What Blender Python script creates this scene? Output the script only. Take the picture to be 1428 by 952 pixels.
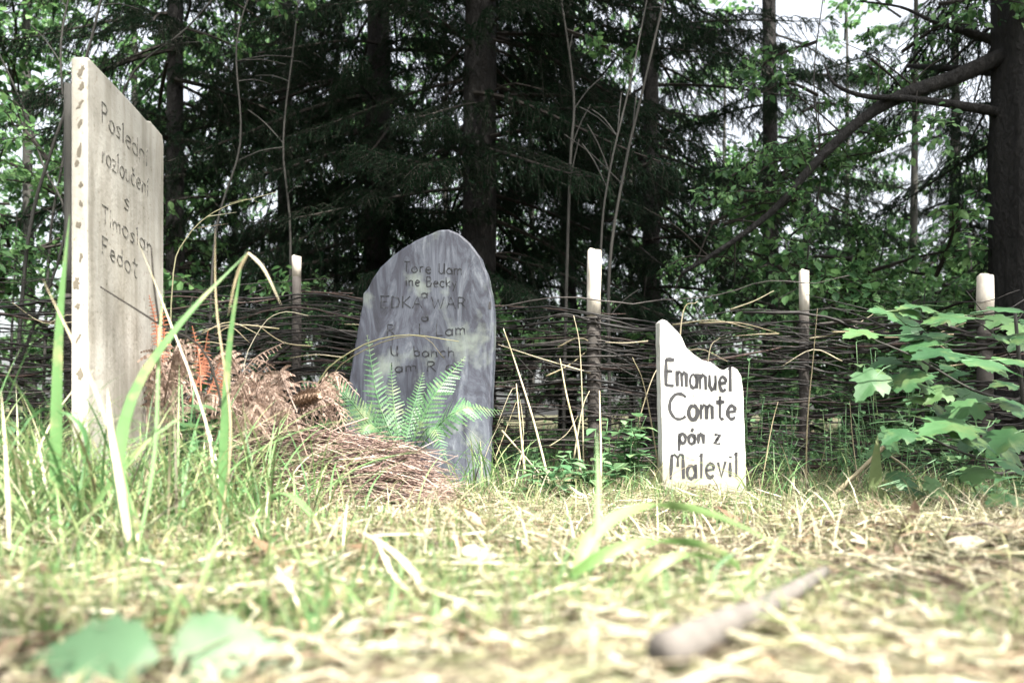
import bpy, math, random
import numpy as np
from mathutils import Vector, Matrix, Quaternion
random.seed(7); RNG = np.random.default_rng(11)
R = math.radians
scene = bpy.context.scene
col = scene.collection
for o in list(bpy.data.objects): bpy.data.objects.remove(o)

# ------------------------------------------------------------------ camera
F = 1100.0; CX, CY = 714.0, 476.0; HZ = 610.0; CAMZ = 0.16
PITCH = 0.0                              # level camera, lens shifted up (upright verticals)
cam_d = bpy.data.cameras.new('camera'); cam = bpy.data.objects.new('camera', cam_d); col.objects.link(cam)
cam.location = (0, 0, CAMZ); cam.rotation_euler = (R(90) + PITCH, 0, 0)
cam_d.shift_y = (HZ - CY) / 1428; cam_d.sensor_width = 36; cam_d.lens = 36 * F / 1428
cam_d.clip_start = 0.02; cam_d.clip_end = 900
cam_d.dof.use_dof = True; cam_d.dof.focus_distance = 2.45; cam_d.dof.aperture_fstop = 3.6
scene.camera = cam
# ------------------------------------------------------------------ light
SUN = Vector((0.50, -0.86, 0)).normalized() * math.cos(R(57)); SUN.z = math.sin(R(57))
w = bpy.data.worlds.new('World'); scene.world = w; w.use_nodes = True
nt = w.node_tree; bg = nt.nodes['Background']
sky = nt.nodes.new('ShaderNodeTexSky'); sky.sky_type = 'NISHITA'; sky.sun_disc = False
sky.sun_elevation = R(57); sky.sun_rotation = math.atan2(SUN.x, SUN.y)
sky.dust_density = 7.0; sky.air_density = 1.2; sky.ozone_density = 1.0
hs = nt.nodes.new('ShaderNodeHueSaturation'); hs.inputs['Saturation'].default_value = .3      # thin white summer haze over the whole sky
nt.links.new(sky.outputs[0], hs.inputs['Color']); nt.links.new(hs.outputs[0], bg.inputs[0]); bg.inputs[1].default_value = 0.115
sl = bpy.data.lights.new('sun', 'SUN'); sl.energy = 5.0; sl.angle = R(0.55); sl.color = (1, 0.955, 0.88)
so = bpy.data.objects.new('sun', sl); col.objects.link(so); so.location = SUN * 30
so.rotation_euler = SUN.to_track_quat('Z', 'Y').to_euler()
vs = scene.view_settings; vs.view_transform = 'Standard'; vs.look = 'None'; vs.gamma = 1; vs.use_curve_mapping = False
vs.exposure = 2.25
scene.render.engine = 'CYCLES'; scene.cycles.max_bounces = 5; scene.cycles.diffuse_bounces = 3; scene.cycles.glossy_bounces = 2; scene.cycles.transmission_bounces = 3

# ------------------------------------------------------------------ helpers
def ray(px, py): return Vector(((px - CX) / F, 1.0, (HZ - py) / F))
def P(px, py, d):                       # point of the place seen at a pixel, d metres ahead
    r = ray(px, py); return Vector((0, 0, CAMZ)) + r * (d / r.y)
def hit(px, py, o, n):
    r = ray(px, py); c = Vector((0, 0, CAMZ)); return c + r * ((o - c).dot(n) / r.dot(n))
def gh(x, y):
    z = 0.012*np.sin(3.1*x+1.3)*np.cos(2.7*y+.5) + 0.007*np.sin(7.3*x+2.1*y) + 0.005*np.sin(5.1*y-9.7*x+.7)
    z = z + 0.03*np.maximum(0, y-4.5) + 0.012*np.maximum(0, -x-0.6)*np.clip(y-1.0, 0, 2)
    z = z - 0.022*np.clip(y-1.1, 0, 1)
    return z
def G(x, y, dz=0.0): return Vector((x, y, float(gh(x, y)) + dz))
def GP(px, d, dz=0.0):
    x = (px - CX) / F * d; return G(x, d, dz)
def lerp(a, b, t): return a + (b - a) * t
def smooth(pts, n):
    pts = [Vector(p) for p in pts]
    if len(pts) == 2: return [pts[0].lerp(pts[1], i/n) for i in range(n+1)]
    ext = [pts[0]*2 - pts[1]] + pts + [pts[-1]*2 - pts[-2]]
    out = []; m = len(pts) - 1
    for i in range(n + 1):
        t = i / n * m; k = min(int(t), m - 1); f = t - k
        a, b, c, d = ext[k], ext[k+1], ext[k+2], ext[k+3]
        out.append(0.5*((2*b) + (c-a)*f + (2*a-5*b+4*c-d)*f*f + (3*b-3*c+d-a)*f**3))
    return out
class MB:
    def __init__(s): s.v = []; s.f = []
    def add(s, vs, fs):
        k = len(s.v); s.v += [tuple(v) for v in vs]; s.f += [tuple(i + k for i in f) for f in fs]
    def tube(s, pts, rad, sides=6, cap=True, rough=0.0):
        pts = [Vector(p) for p in pts]; n = len(pts); vs = []; fs = []; ref = None
        for i, p in enumerate(pts):
            t = (pts[min(i+1, n-1)] - pts[max(i-1, 0)])
            if t.length < 1e-9: t = Vector((0, 0, 1))
            t.normalize()
            if ref is None: ref = Vector((0, 0, 1)) if abs(t.z) < .9 else Vector((1, 0, 0))
            a = t.cross(ref).normalized(); b = a.cross(t); ref = b
            r = rad[i] if hasattr(rad, '__len__') else rad
            for k in range(sides):
                q = 2*math.pi*k/sides; rr = r*(1 + rough*random.uniform(-1, 1))
                vs.append(p + (a*math.cos(q) + b*math.sin(q))*rr)
        for i in range(n-1):
            for k in range(sides):
                k2 = (k+1) % sides
                fs.append((i*sides+k, i*sides+k2, (i+1)*sides+k2, (i+1)*sides+k))
        if cap: fs += [tuple(reversed(range(sides))), tuple((n-1)*sides+k for k in range(sides))]
        s.add(vs, fs)
    def blade(s, pts, wid, side, fold=0.25):           # a grass leaf: two strips with a keel
        pts = [Vector(p) for p in pts]; n = len(pts); vs = []; fs = []; sd = Vector(side).normalized()
        for i, p in enumerate(pts):
            t = (pts[min(i+1, n-1)] - pts[max(i-1, 0)]).normalized()
            a = (sd - t*sd.dot(t))
            a = a.normalized() if a.length > 1e-6 else Vector((1, 0, 0))
            nn = t.cross(a); f = i/(n-1)
            ww = wid*(.45+.55*min(1, f*4))*max(0.03, (1-f**2.2))*.5
            vs += [p - a*ww, p + nn*ww*fold, p + a*ww]
        for i in range(n-1):
            for k in (0, 1): fs.append((3*i+k, 3*i+k+1, 3*i+k+4, 3*i+k+3))
        s.add(vs, fs)
    def leaf(s, base, d, up, L, W, droop=.15, fold=.2, n=6, serr=0):
        d = Vector(d).normalized(); a = d.cross(Vector(up)).normalized(); nn = a.cross(d); vs = []; fs = []
        for i in range(n+1):
            t = i/n; c = Vector(base) + d*L*t*(1-.15*droop*t) - nn*L*droop*t*t
            ww = W*.5*math.sin(math.pi*min(1, t**.75))**.8 if 0 < i < n else W*.02
            if serr and i % 2: ww *= 1-serr
            vs += [c - a*ww + nn*ww*fold, c, c + a*ww + nn*ww*fold]
        for i in range(n):
            for k in (0, 1): fs.append((3*i+k, 3*i+k+1, 3*i+k+4, 3*i+k+3))
        s.add(vs, fs)
    def lobed(s, base, d, up, L, W, droop=.2):         # a sycamore-like leaf with five toothed lobes
        d = Vector(d).normalized(); a = d.cross(Vector(up)).normalized(); nn = a.cross(d)
        prof = [(0,0),(.22,-.10),(.42,.0),(.34,.16),(.5,.22),(.56,.42),(.46,.44),(.5,.56),(.33,.50),(.24,.52),
                (.26,.66),(.17,.74),(.15,.86),(.06,.9),(0,1.0)]
        out = prof + [(-x, y) for x, y in reversed(prof[1:-1])]
        def pos(x, y):
            r2 = x*x + (y-.3)**2
            return Vector(base) + a*x*W + d*y*L + nn*(-droop*L*r2 + .10*abs(x)*L + .02*L*math.sin(9*x+7*y))
        vs = [pos(0, .32)] + [pos(x*.55, .32+(y-.32)*.55) for x, y in out] + [pos(x, y) for x, y in out]
        m = len(out); fs = []
        for i in range(m):
            j = (i+1) % m
            fs += [(0, 1+i, 1+j), (1+i, 1+m+i, 1+m+j, 1+j)]
        s.add(vs, fs)
    def build(s, name, mat, parent=None, smooth_=False, loc=None):
        b = origin(parent) if parent else (loc or Vector())
        me = bpy.data.meshes.new(name)
        me.from_pydata([(x-b.x, y-b.y, z-b.z) for x, y, z in s.v], [], s.f); me.update()
        if smooth_: me.polygons.foreach_set('use_smooth', [True]*len(me.polygons))
        o = bpy.data.objects.new(name, me); col.objects.link(o); me.materials.append(mat)
        if parent: o.parent = parent
        elif loc: o.location = loc
        return o
def origin(o):
    v = Vector()
    while o: v += o.location; o = o.parent
    return v
def npmesh(name, V, Fq, mat, parent=None):             # numpy verts and equal-sided faces
    me = bpy.data.meshes.new(name); k = Fq.shape[1]
    me.vertices.add(len(V)); me.vertices.foreach_set('co', V.astype(np.float32).ravel())
    me.loops.add(Fq.size); me.loops.foreach_set('vertex_index', Fq.astype(np.int32).ravel())
    me.polygons.add(len(Fq)); me.polygons.foreach_set('loop_start', np.arange(0, Fq.size, k, dtype=np.int32))
    me.update(calc_edges=True); me.validate()
    o = bpy.data.objects.new(name, me); col.objects.link(o); me.materials.append(mat)
    if parent: o.parent = parent
    return o
def tag(o, label=None, cat=None, group=None, kind=None):
    if label: o['label'] = label
    if cat: o['category'] = cat
    if group: o['group'] = group
    if kind: o['kind'] = kind
    return o
def thing(name, label, cat, loc, group=None):
    o = bpy.data.objects.new(name, None); o.empty_display_size = .05; col.objects.link(o); o.location = loc
    return tag(o, label, cat, group)

# ------------------------------------------------------------------ materials
def newmat(name):
    m = bpy.data.materials.new(name); m.use_nodes = True
    return m, m.node_tree, m.node_tree.nodes['Principled BSDF']
def ramp(nt, cols, pos=None):
    r = nt.nodes.new('ShaderNodeValToRGB'); e = r.color_ramp.elements
    n = len(cols)
    while len(e) < n: e.new(0.5)
    for i, c in enumerate(cols):
        e[i].position = pos[i] if pos else i/(n-1); e[i].color = (*c, 1)
    return r
def noise(nt, scale, detail=4, rough=.6, vec=None, dist=0):
    n = nt.nodes.new('ShaderNodeTexNoise'); n.inputs['Scale'].default_value = scale
    n.inputs['Detail'].default_value = detail; n.inputs['Roughness'].default_value = rough
    n.inputs['Distortion'].default_value = dist
    if vec: nt.links.new(vec, n.inputs['Vector'])
    return n
def coords(nt, scale=(1, 1, 1)):
    t = nt.nodes.new('ShaderNodeTexCoord'); m = nt.nodes.new('ShaderNodeMapping'); m.inputs['Scale'].default_value = scale
    nt.links.new(t.outputs['Object'], m.inputs['Vector']); return m.outputs[0]
def bump(nt, b, src, strength, dist):
    n = nt.nodes.new('ShaderNodeBump'); n.inputs['Strength'].default_value = strength; n.inputs['Distance'].default_value = dist
    nt.links.new(src, n.inputs['Height']); nt.links.new(n.outputs[0], b.inputs['Normal'])
def leafmat(name, cols, trans=.35, rough=.5, spec=.35, wear=None):
    m, nt, b = newmat(name)
    g = nt.nodes.new('ShaderNodeNewGeometry'); oi = nt.nodes.new('ShaderNodeObjectInfo')
    r = ramp(nt, cols)
    ad = nt.nodes.new('ShaderNodeMath'); ad.operation = 'ADD'; nt.links.new(g.outputs['Random Per Island'], ad.inputs[0])
    nt.links.new(oi.outputs['Random'], ad.inputs[1])
    fr = nt.nodes.new('ShaderNodeMath'); fr.operation = 'FRACT'; nt.links.new(ad.outputs[0], fr.inputs[0])
    nt.links.new(fr.outputs[0], r.inputs[0])
    nz = noise(nt, 45, 3, .6, coords(nt))
    mx = nt.nodes.new('ShaderNodeMix'); mx.data_type = 'RGBA'; mx.blend_type = 'MULTIPLY'; mx.inputs[0].default_value = .55
    rr = ramp(nt, [(.55, .55, .55), (1.25, 1.25, 1.25)]); nt.links.new(nz.outputs[0], rr.inputs[0])
    nt.links.new(r.outputs[0], mx.inputs[6]); nt.links.new(rr.outputs[0], mx.inputs[7])
    if wear:
        n9 = noise(nt, 13, 4, .65, coords(nt)); r9 = ramp(nt, [(0,0,0), (1,1,1)], [.52, .68]); nt.links.new(n9.outputs[0], r9.inputs[0])
        m9 = nt.nodes.new('ShaderNodeMix'); m9.data_type = 'RGBA'; nt.links.new(r9.outputs[0], m9.inputs[0]); nt.links.new(mx.outputs[2], m9.inputs[6]); m9.inputs[7].default_value = (*wear, 1); mx = m9
    nt.links.new(mx.outputs[2], b.inputs['Base Color'])
    b.inputs['Roughness'].default_value = rough; b.inputs['Specular IOR Level'].default_value = spec
    if trans > 0:
        t = nt.nodes.new('ShaderNodeBsdfTranslucent'); ms = nt.nodes.new('ShaderNodeMixShader'); ms.inputs[0].default_value = trans
        nt.links.new(mx.outputs[2], t.inputs[0])
        nt.links.new(b.outputs[0], ms.inputs[1]); nt.links.new(t.outputs[0], ms.inputs[2])
        nt.links.new(ms.outputs[0], nt.nodes['Material Output'].inputs[0])
    return m
def woodmat(name, cols, scale=(30, 30, 4), nscale=1.0, bs=.5, bd=.004, rough=.8, byobj=0.0):
    m, nt, b = newmat(name); c = coords(nt, scale)
    n = noise(nt, nscale, 6, .65, c, .4); r = ramp(nt, cols); nt.links.new(n.outputs[0], r.inputs[0])
    out = r.outputs[0]
    if byobj:
        oi = nt.nodes.new('ShaderNodeObjectInfo'); rr = ramp(nt, [(1-byobj,)*3, (1+byobj,)*3])
        nt.links.new(oi.outputs['Random'], rr.inputs[0])
        mx = nt.nodes.new('ShaderNodeMix'); mx.data_type = 'RGBA'; mx.blend_type = 'MULTIPLY'; mx.inputs[0].default_value = 1
        nt.links.new(out, mx.inputs[6]); nt.links.new(rr.outputs[0], mx.inputs[7]); out = mx.outputs[2]
    nt.links.new(out, b.inputs['Base Color']); b.inputs['Roughness'].default_value = rough
    b.inputs['Specular IOR Level'].default_value = .3
    bump(nt, b, n.outputs[0], bs, bd); return m
M = {}
M['grass'] = leafmat('green_grass', [(.05,.12,.04), (.09,.19,.065), (.15,.23,.08), (.26,.27,.13)], .4, wear=(.28,.24,.13))
M['grass_near'] = leafmat('tall_grass', [(.07,.17,.06), (.12,.24,.085), (.17,.29,.11), (.26,.31,.14)], .4, wear=(.33,.30,.16))
M['arc'] = leafmat('arching_grass', [(.12,.23,.07), (.18,.28,.10)], .4, wear=(.30,.33,.16))
M['straw'] = leafmat('straw', [(.03,.022,.016), (.15,.11,.075), (.33,.285,.19), (.58,.54,.41), (.12,.15,.055), (.07,.052,.033), (.29,.285,.15), (.47,.435,.30)], .25, .55)
M['drystalk'] = leafmat('dry_stalk', [(.30,.25,.15), (.46,.41,.29)], .2, wear=(.22,.20,.10))
M['litter'] = leafmat('leaf_litter', [(.04,.028,.018), (.13,.085,.05), (.28,.21,.13), (.46,.41,.30)], .15)
M['fern'] = leafmat('fern_green', [(.06,.15,.065), (.11,.22,.10)], .35, wear=(.19,.24,.12))
M['deadfern'] = leafmat('dead_fern', [(.15,.10,.075), (.28,.20,.155), (.44,.34,.28)], .25)
M['redfern'] = leafmat('rust_red_needles', [(.38,.13,.07), (.48,.20,.12)], .25)
M['herb'] = leafmat('herb_leaf', [(.06,.15,.065), (.10,.21,.095), (.16,.27,.13)], .35, wear=(.20,.26,.12))
M['maple'] = leafmat('sycamore_leaf', [(.018,.06,.022), (.034,.095,.036), (.06,.14,.052), (.095,.18,.065)], .35, .5, .3, wear=(.09,.14,.05))
M['nearleaf'] = leafmat('near_leaf', [(.10,.20,.10), (.17,.27,.15)], .3, .45, .4, wear=(.20,.26,.17))
M['broad'] = leafmat('broad_leaf', [(.03,.085,.033), (.07,.165,.06), (.12,.24,.085), (.17,.30,.11)], .45)
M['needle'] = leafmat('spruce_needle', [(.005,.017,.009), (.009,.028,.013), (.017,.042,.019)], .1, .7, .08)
M['twig'] = woodmat('twig_bark', [(.008,.0065,.005), (.026,.021,.016)], (60,60,60), 1)
M['stem'] = woodmat('sapling_bark', [(.012,.012,.011), (.055,.053,.046)], (30,30,8), 1)
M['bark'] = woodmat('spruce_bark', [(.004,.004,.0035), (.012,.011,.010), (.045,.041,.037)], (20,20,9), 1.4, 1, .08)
M['rod'] = woodmat('wattle_rod', [(.004,.0035,.003), (.010,.0085,.0075), (.045,.04,.035)], (25,40,40), 1, .6, .002, .6, .75)
M['rodpale'] = woodmat('grey_rod', [(.015,.0135,.012), (.045,.04,.036), (.15,.135,.12)], (25,40,40), 1, .6, .002, .6, .6)
M['rodred'] = woodmat('reddish_rod', [(.012,.008,.007), (.035,.022,.018), (.09,.06,.05)], (25,40,40), 1, .6, .002, .6, .6)
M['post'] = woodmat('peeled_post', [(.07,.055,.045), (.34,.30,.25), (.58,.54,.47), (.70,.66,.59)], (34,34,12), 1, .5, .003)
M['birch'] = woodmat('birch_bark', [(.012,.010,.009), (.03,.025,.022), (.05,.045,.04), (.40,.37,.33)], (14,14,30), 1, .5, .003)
M['greystick'] = woodmat('grey_stick_bark', [(.03,.026,.022), (.10,.09,.08), (.20,.18,.165)], (40,40,40), 1)
M['brush'] = leafmat('dry_brush', [(.025,.014,.012), (.09,.055,.045), (.22,.15,.12), (.40,.31,.26)], 0, .7)
M['cone'] = woodmat('cone_scale', [(.14,.09,.06), (.30,.22,.16)], (80,80,80), 1)
M['paint'] = newmat('black_lettering')[0]
b = M['paint'].node_tree.nodes['Principled BSDF']; b.inputs['Base Color'].default_value = (.026,.026,.028,1); b.inputs['Roughness'].default_value = .75
# worn, half-faded lettering of the grey stone
m, nt, b = newmat('faded_lettering'); c = coords(nt); n = noise(nt, 60, 4, .7, c)
r = ramp(nt, [(.006,.007,.009), (.055,.06,.07)], [.5,.66]); nt.links.new(n.outputs[0], r.inputs[0]); nt.links.new(r.outputs[0], b.inputs['Base Color'])
b.inputs['Roughness'].default_value = .85; M['faded'] = m
m, nt, b = newmat('worn_lettering'); n = noise(nt, 90, 4, .7, coords(nt))
r = ramp(nt, [(.03,.028,.025), (.26,.25,.22)], [.46,.62]); nt.links.new(n.outputs[0], r.inputs[0]); nt.links.new(r.outputs[0], b.inputs['Base Color'])
b.inputs['Roughness'].default_value = .85; M['worn'] = m
# white-painted slab
def slabmat(name, base, dirt, spots, streak, splash):
    m, nt, b = newmat(name); c = coords(nt)
    n1 = noise(nt, 6, 6, .65, c); n2 = noise(nt, 90, 3, .6, c); n3 = noise(nt, 1, 5, .6, coords(nt, (22, 22, 2.2)))
    r1 = ramp(nt, [dirt, base], [.32, .55]); nt.links.new(n1.outputs[0], r1.inputs[0])
    r2 = ramp(nt, [spots, (1,1,1)], [.30, .36]); nt.links.new(n2.outputs[0], r2.inputs[0])
    r3 = ramp(nt, [streak, (1,1,1)], [.35, .6]); nt.links.new(n3.outputs[0], r3.inputs[0])
    a = nt.nodes.new('ShaderNodeMix'); a.data_type = 'RGBA'; a.blend_type = 'MULTIPLY'; a.inputs[0].default_value = 1
    nt.links.new(r1.outputs[0], a.inputs[6]); nt.links.new(r2.outputs[0], a.inputs[7])
    d = nt.nodes.new('ShaderNodeMix'); d.data_type = 'RGBA'; d.blend_type = 'MULTIPLY'; d.inputs[0].default_value = 1
    nt.links.new(a.outputs[2], d.inputs[6]); nt.links.new(r3.outputs[0], d.inputs[7])
    # soil splashed up from the ground, ragged along its upper border
    tc = nt.nodes.new('ShaderNodeTexCoord'); sx = nt.nodes.new('ShaderNodeSeparateXYZ'); nt.links.new(tc.outputs['Object'], sx.inputs[0])
    n5 = noise(nt, 28, 5, .7, c); ma = nt.nodes.new('ShaderNodeMath'); ma.operation = 'MULTIPLY_ADD'; ma.inputs[1].default_value = -.16
    nt.links.new(n5.outputs[0], ma.inputs[0]); nt.links.new(sx.outputs[2], ma.inputs[2])
    r5 = ramp(nt, [(.85,.85,.85), (0,0,0)], [0.0, .035]); nt.links.new(ma.outputs[0], r5.inputs[0])
    m5 = nt.nodes.new('ShaderNodeMix'); m5.data_type = 'RGBA'; nt.links.new(r5.outputs[0], m5.inputs[0]); nt.links.new(d.outputs[2], m5.inputs[6]); m5.inputs[7].default_value = (*splash, 1); d = m5
    nt.links.new(d.outputs[2], b.inputs['Base Color']); b.inputs['Roughness'].default_value = .7; b.inputs['Specular IOR Level'].default_value = .3
    ad = nt.nodes.new('ShaderNodeMath'); ad.operation = 'ADD'; nt.links.new(n1.outputs[0], ad.inputs[0]); nt.links.new(n2.outputs[0], ad.inputs[1])
    bump(nt, b, ad.outputs[0], .35, .004); return m
M['white'] = slabmat('white_paint', (.58,.575,.55), (.44,.43,.39), (.55,.53,.49), (.66,.65,.61), (.24,.23,.17))
M['cream'] = slabmat('cream_paint', (.40,.385,.345), (.28,.265,.23), (.60,.56,.50), (.66,.64,.60), (.14,.14,.09))
m, nt, b = newmat('grey_weathered_paint'); c = coords(nt, (15, 15, 4.0)); n1 = noise(nt, 1, 8, .7, c, 1.4)
r1 = ramp(nt, [(.007,.008,.013), (.025,.028,.041), (.062,.071,.089), (.17,.186,.205)], [.32,.45,.57,.74]); nt.links.new(n1.outputs[0], r1.inputs[0])
n2 = noise(nt, 5, 5, .6, coords(nt)); r2 = ramp(nt, [(0,0,0), (1,1,1)], [.54,.72]); nt.links.new(n2.outputs[0], r2.inputs[0])
mx = nt.nodes.new('ShaderNodeMix'); mx.data_type = 'RGBA'; nt.links.new(r2.outputs[0], mx.inputs[0]); nt.links.new(r1.outputs[0], mx.inputs[6]); mx.inputs[7].default_value = (.17,.20,.165,1)
nt.links.new(mx.outputs[2], b.inputs['Base Color']); b.inputs['Roughness'].default_value = .6
bump(nt, b, n1.outputs[0], .4, .004); M['grey'] = m
# ground: soil, straw thatch and moss
m, nt, b = newmat('ground_thatch'); c = coords(nt)
n1 = noise(nt, 2.2, 6, .65, c); n2 = noise(nt, 60, 6, .7, c, .5); n3 = noise(nt, .9, 5, .6, c)
r1 = ramp(nt, [(.016,.013,.009), (.05,.04,.026), (.13,.105,.07)], [.25,.48,.75]); nt.links.new(n2.outputs[0], r1.inputs[0])
r2 = ramp(nt, [(0,0,0), (1,1,1)], [.46,.62]); nt.links.new(n1.outputs[0], r2.inputs[0])
mx = nt.nodes.new('ShaderNodeMix'); mx.data_type = 'RGBA'; nt.links.new(r2.outputs[0], mx.inputs[0]); nt.links.new(r1.outputs[0], mx.inputs[6]); mx.inputs[7].default_value = (.05,.07,.03,1)
nt.links.new(mx.outputs[2], b.inputs['Base Color']); b.inputs['Roughness'].default_value = .95; b.inputs['Specular IOR Level'].default_value = .1
bump(nt, b, n2.outputs[0], 1, .01); M['ground'] = m

# ------------------------------------------------------------------ ground sheet
t = np.linspace(-1, 1, 261); g = np.sign(t)*np.abs(t)**3.2*160
X, Y = np.meshgrid(g, g + 1.6); Z = gh(X, Y)
V = np.stack([X, Y, Z], -1).reshape(-1, 3); n = 261
i, j = np.meshgrid(np.arange(n-1), np.arange(n-1), indexing='ij'); a = (i*n+j).ravel()
ground = npmesh('ground', V, np.stack([a, a+1, a+n+1, a+n], -1), M['ground']); tag(ground, kind='structure')
ground.data.polygons.foreach_set('use_smooth', [True]*len(ground.data.polygons))

# ------------------------------------------------------------------ lettering (stroke alphabet)
def arc(cx, cy, rx, ry, a0, a1, n=10):
    return [(cx+rx*math.cos(R(lerp(a0, a1, k/n))), cy+ry*math.sin(R(lerp(a0, a1, k/n)))) for k in range(n+1)]
x_ = .6
FONT = {
 'E': (.55, [[(.02,0),(.03,1)], [(0,1),(.52,1.01)], [(.03,.54),(.42,.56)], [(0,.01),(.5,0)]]),
 'F': (.5, [[(.02,0),(.03,1)], [(0,1),(.5,1.0)], [(.03,.54),(.38,.56)]]),
 'C': (.85, [arc(.5,.5,.48,.5,48,310,16)]),
 'M': (.66, [[(.0,0),(.06,1.0)], [(.02,.96),(.2,1.0),(.34,.86),(.46,1.0),(.58,.96)], [(.58,.98),(.62,0)], [(.34,.88),(.34,.5)]]),
 'P': (.45, [[(.02,0),(.02,1)], [(.02,1),(.3,.98),(.42,.8),(.3,.58),(.02,.52)]]),
 'B': (.5, [[(.02,0),(.02,1)], [(.02,1),(.32,.97),(.4,.78),(.28,.56),(.03,.52)], [(.28,.54),(.47,.32),(.36,.05),(.02,0)]]),
 'R': (.5, [[(.02,0),(.02,1)], [(.02,1),(.32,.97),(.42,.78),(.28,.55),(.03,.5)], [(.2,.52),(.5,0)]]),
 'T': (.5, [[(.25,0),(.25,1)], [(0,1),(.5,1)]]), 'L': (.45, [[(.03,1),(.02,0),(.42,.01)]]),
 'I': (.12, [[(.05,0),(.05,1)]]), 'U': (.5, [[(.02,1),(.03,.2),(.2,0),(.4,.15),(.45,1)], [(.45,1),(.46,0)]]),
 'A': (.6, [[(0,0),(.3,1),(.58,0)], [(.12,.38),(.46,.38)]]), 'W': (.8, [[(0,1),(.18,0),(.4,.8),(.6,0),(.78,1)]]),
 'K': (.5, [[(.02,1),(.02,0)], [(.45,1),(.04,.45),(.5,0)]]),
 'D': (.55, [[(.02,0),(.02,1)], [(.02,1),(.4,.85),(.5,.5),(.4,.12),(.02,0)]]), 'G': (.65, [arc(.36,.5,.34,.5,50,350,14), [(.7,.42),(.42,.42)]]),
 'a': (.46, [arc(.2,.27,.2,.27,0,360,12), [(.41,.58),(.42,0)]]),
 'b': (.45, [[(.02,1),(.03,0)], arc(.22,.28,.19,.27,0,360,12)]),
 'c': (.42, [arc(.22,.29,.21,.29,45,315,10)]),
 'd': (.46, [arc(.2,.27,.19,.27,0,360,12), [(.40,1),(.41,0)]]),
 'e': (.46, [[(.03,.30),(.42,.36)], arc(.23,.30,.2,.29,15,320,12)]),
 'h': (.42, [[(.02,1),(.02,0)], [(.02,.42),(.18,.58),(.34,.5),(.36,0)]]),
 'i': (.14, [[(.06,.58),(.07,0)], [(.06,.78),(.07,.84)]]), 'l': (.16, [[(.0,.88),(.09,1.0),(.09,0)]]),
 'k': (.42, [[(.02,1),(.02,0)], [(.36,.6),(.04,.28),(.4,0)]]),
 'm': (.66, [[(.02,.6),(.03,0)], [(.03,.42),(.16,.58),(.28,.5),(.3,0)], [(.3,.42),(.43,.58),(.56,.5),(.58,0)]]),
 'n': (.44, [[(.02,.6),(.03,0)], [(.03,.42),(.18,.58),(.34,.5),(.36,0)]]),
 'o': (.5, [arc(.23,.29,.22,.29,90,450,14)]), 'p': (.45, [[(.03,.6),(.0,-.42)], arc(.22,.3,.2,.28,0,360,12)]),
 'r': (.34, [[(.02,.6),(.03,0)], [(.03,.4),(.14,.57),(.28,.55)]]),
 's': (.38, [[(.34,.52),(.2,.6),(.05,.48),(.16,.34),(.3,.22),(.24,.03),(.02,.06)]]),
 't': (.44, [[(.2,.98),(.19,.1),(.27,0),(.38,.05)], [(.0,.72),(.42,.74)]]),
 'u': (.46, [[(.02,.6),(.03,.16),(.16,0),(.32,.1),(.36,.3)], [(.36,.6),(.38,0)]]),
 'v': (.4, [[(.0,.6),(.17,0),(.36,.62)]]), 'y': (.42, [[(.0,.6),(.18,.08)], [(.38,.6),(.1,-.35)]]),
 'z': (.42, [[(.02,.58),(.36,.58),(.03,.04),(.4,.03)], [(.1,.3),(.3,.3)]]),
}
FONT['á'] = (.46, FONT['a'][1] + [[(.2,.72),(.3,.92)]]); FONT['í'] = (.16, [[(.06,.58),(.07,0)], [(.05,.74),(.15,.95)]])
FONT['č'] = (.42, FONT['c'][1] + [[(.1,.9),(.2,.74),(.32,.9)]])
def letters(text, p0, p1, h0, h1, o, n, parent, mat, wpx, d, gap=.14, name='letter', jit=.02):
    tot = sum((FONT[c][0] + gap if c != ' ' else .45) for c in text) - gap; cur = 0
    for c in text:
        if c == ' ': cur += .45; continue
        wd, strokes = FONT[c]; mb = MB(); dy = random.uniform(-jit, jit)
        for st in strokes:
            pts = []
            st2 = [(x+random.uniform(-jit, jit)*.6, y+dy) for x, y in st]
            for x, y in st2:
                f = (cur + x)/tot; h = lerp(h0, h1, f)
                pts.append(hit(lerp(p0[0], p1[0], f), lerp(p0[1], p1[1], f) - y*h, o, n))
            if len(pts) == 2: pts = [pts[0], pts[0].lerp(pts[1], .5), pts[1]]
            vs, fs = [], []; W = wpx/F*d*random.uniform(.85, 1.15)
            for k, p in enumerate(pts):
                tt = (pts[min(k+1, len(pts)-1)] - pts[max(k-1, 0)]).normalized(); a = tt.cross(n).normalized()
                ww = W*.5*random.uniform(.68, 1.28)*(0.8 if k in (0, len(pts)-1) else 1)
                q = p + n*.0012
                vs += [q - a*ww, q + a*ww, p - n*.001 + a*ww, p - n*.001 - a*ww]
            for k in range(len(pts)-1):
                b4 = 4*k
                fs += [(b4,b4+1,b4+5,b4+4), (b4+1,b4+2,b4+6,b4+5), (b4+3,b4,b4+4,b4+7)]
            fs += [(0,3,2,1), tuple(4*(len(pts)-1)+q for q in (0,1,2,3))]
            mb.add(vs, fs)
        mb.build(name, mat, parent); cur += wd + gap
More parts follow.
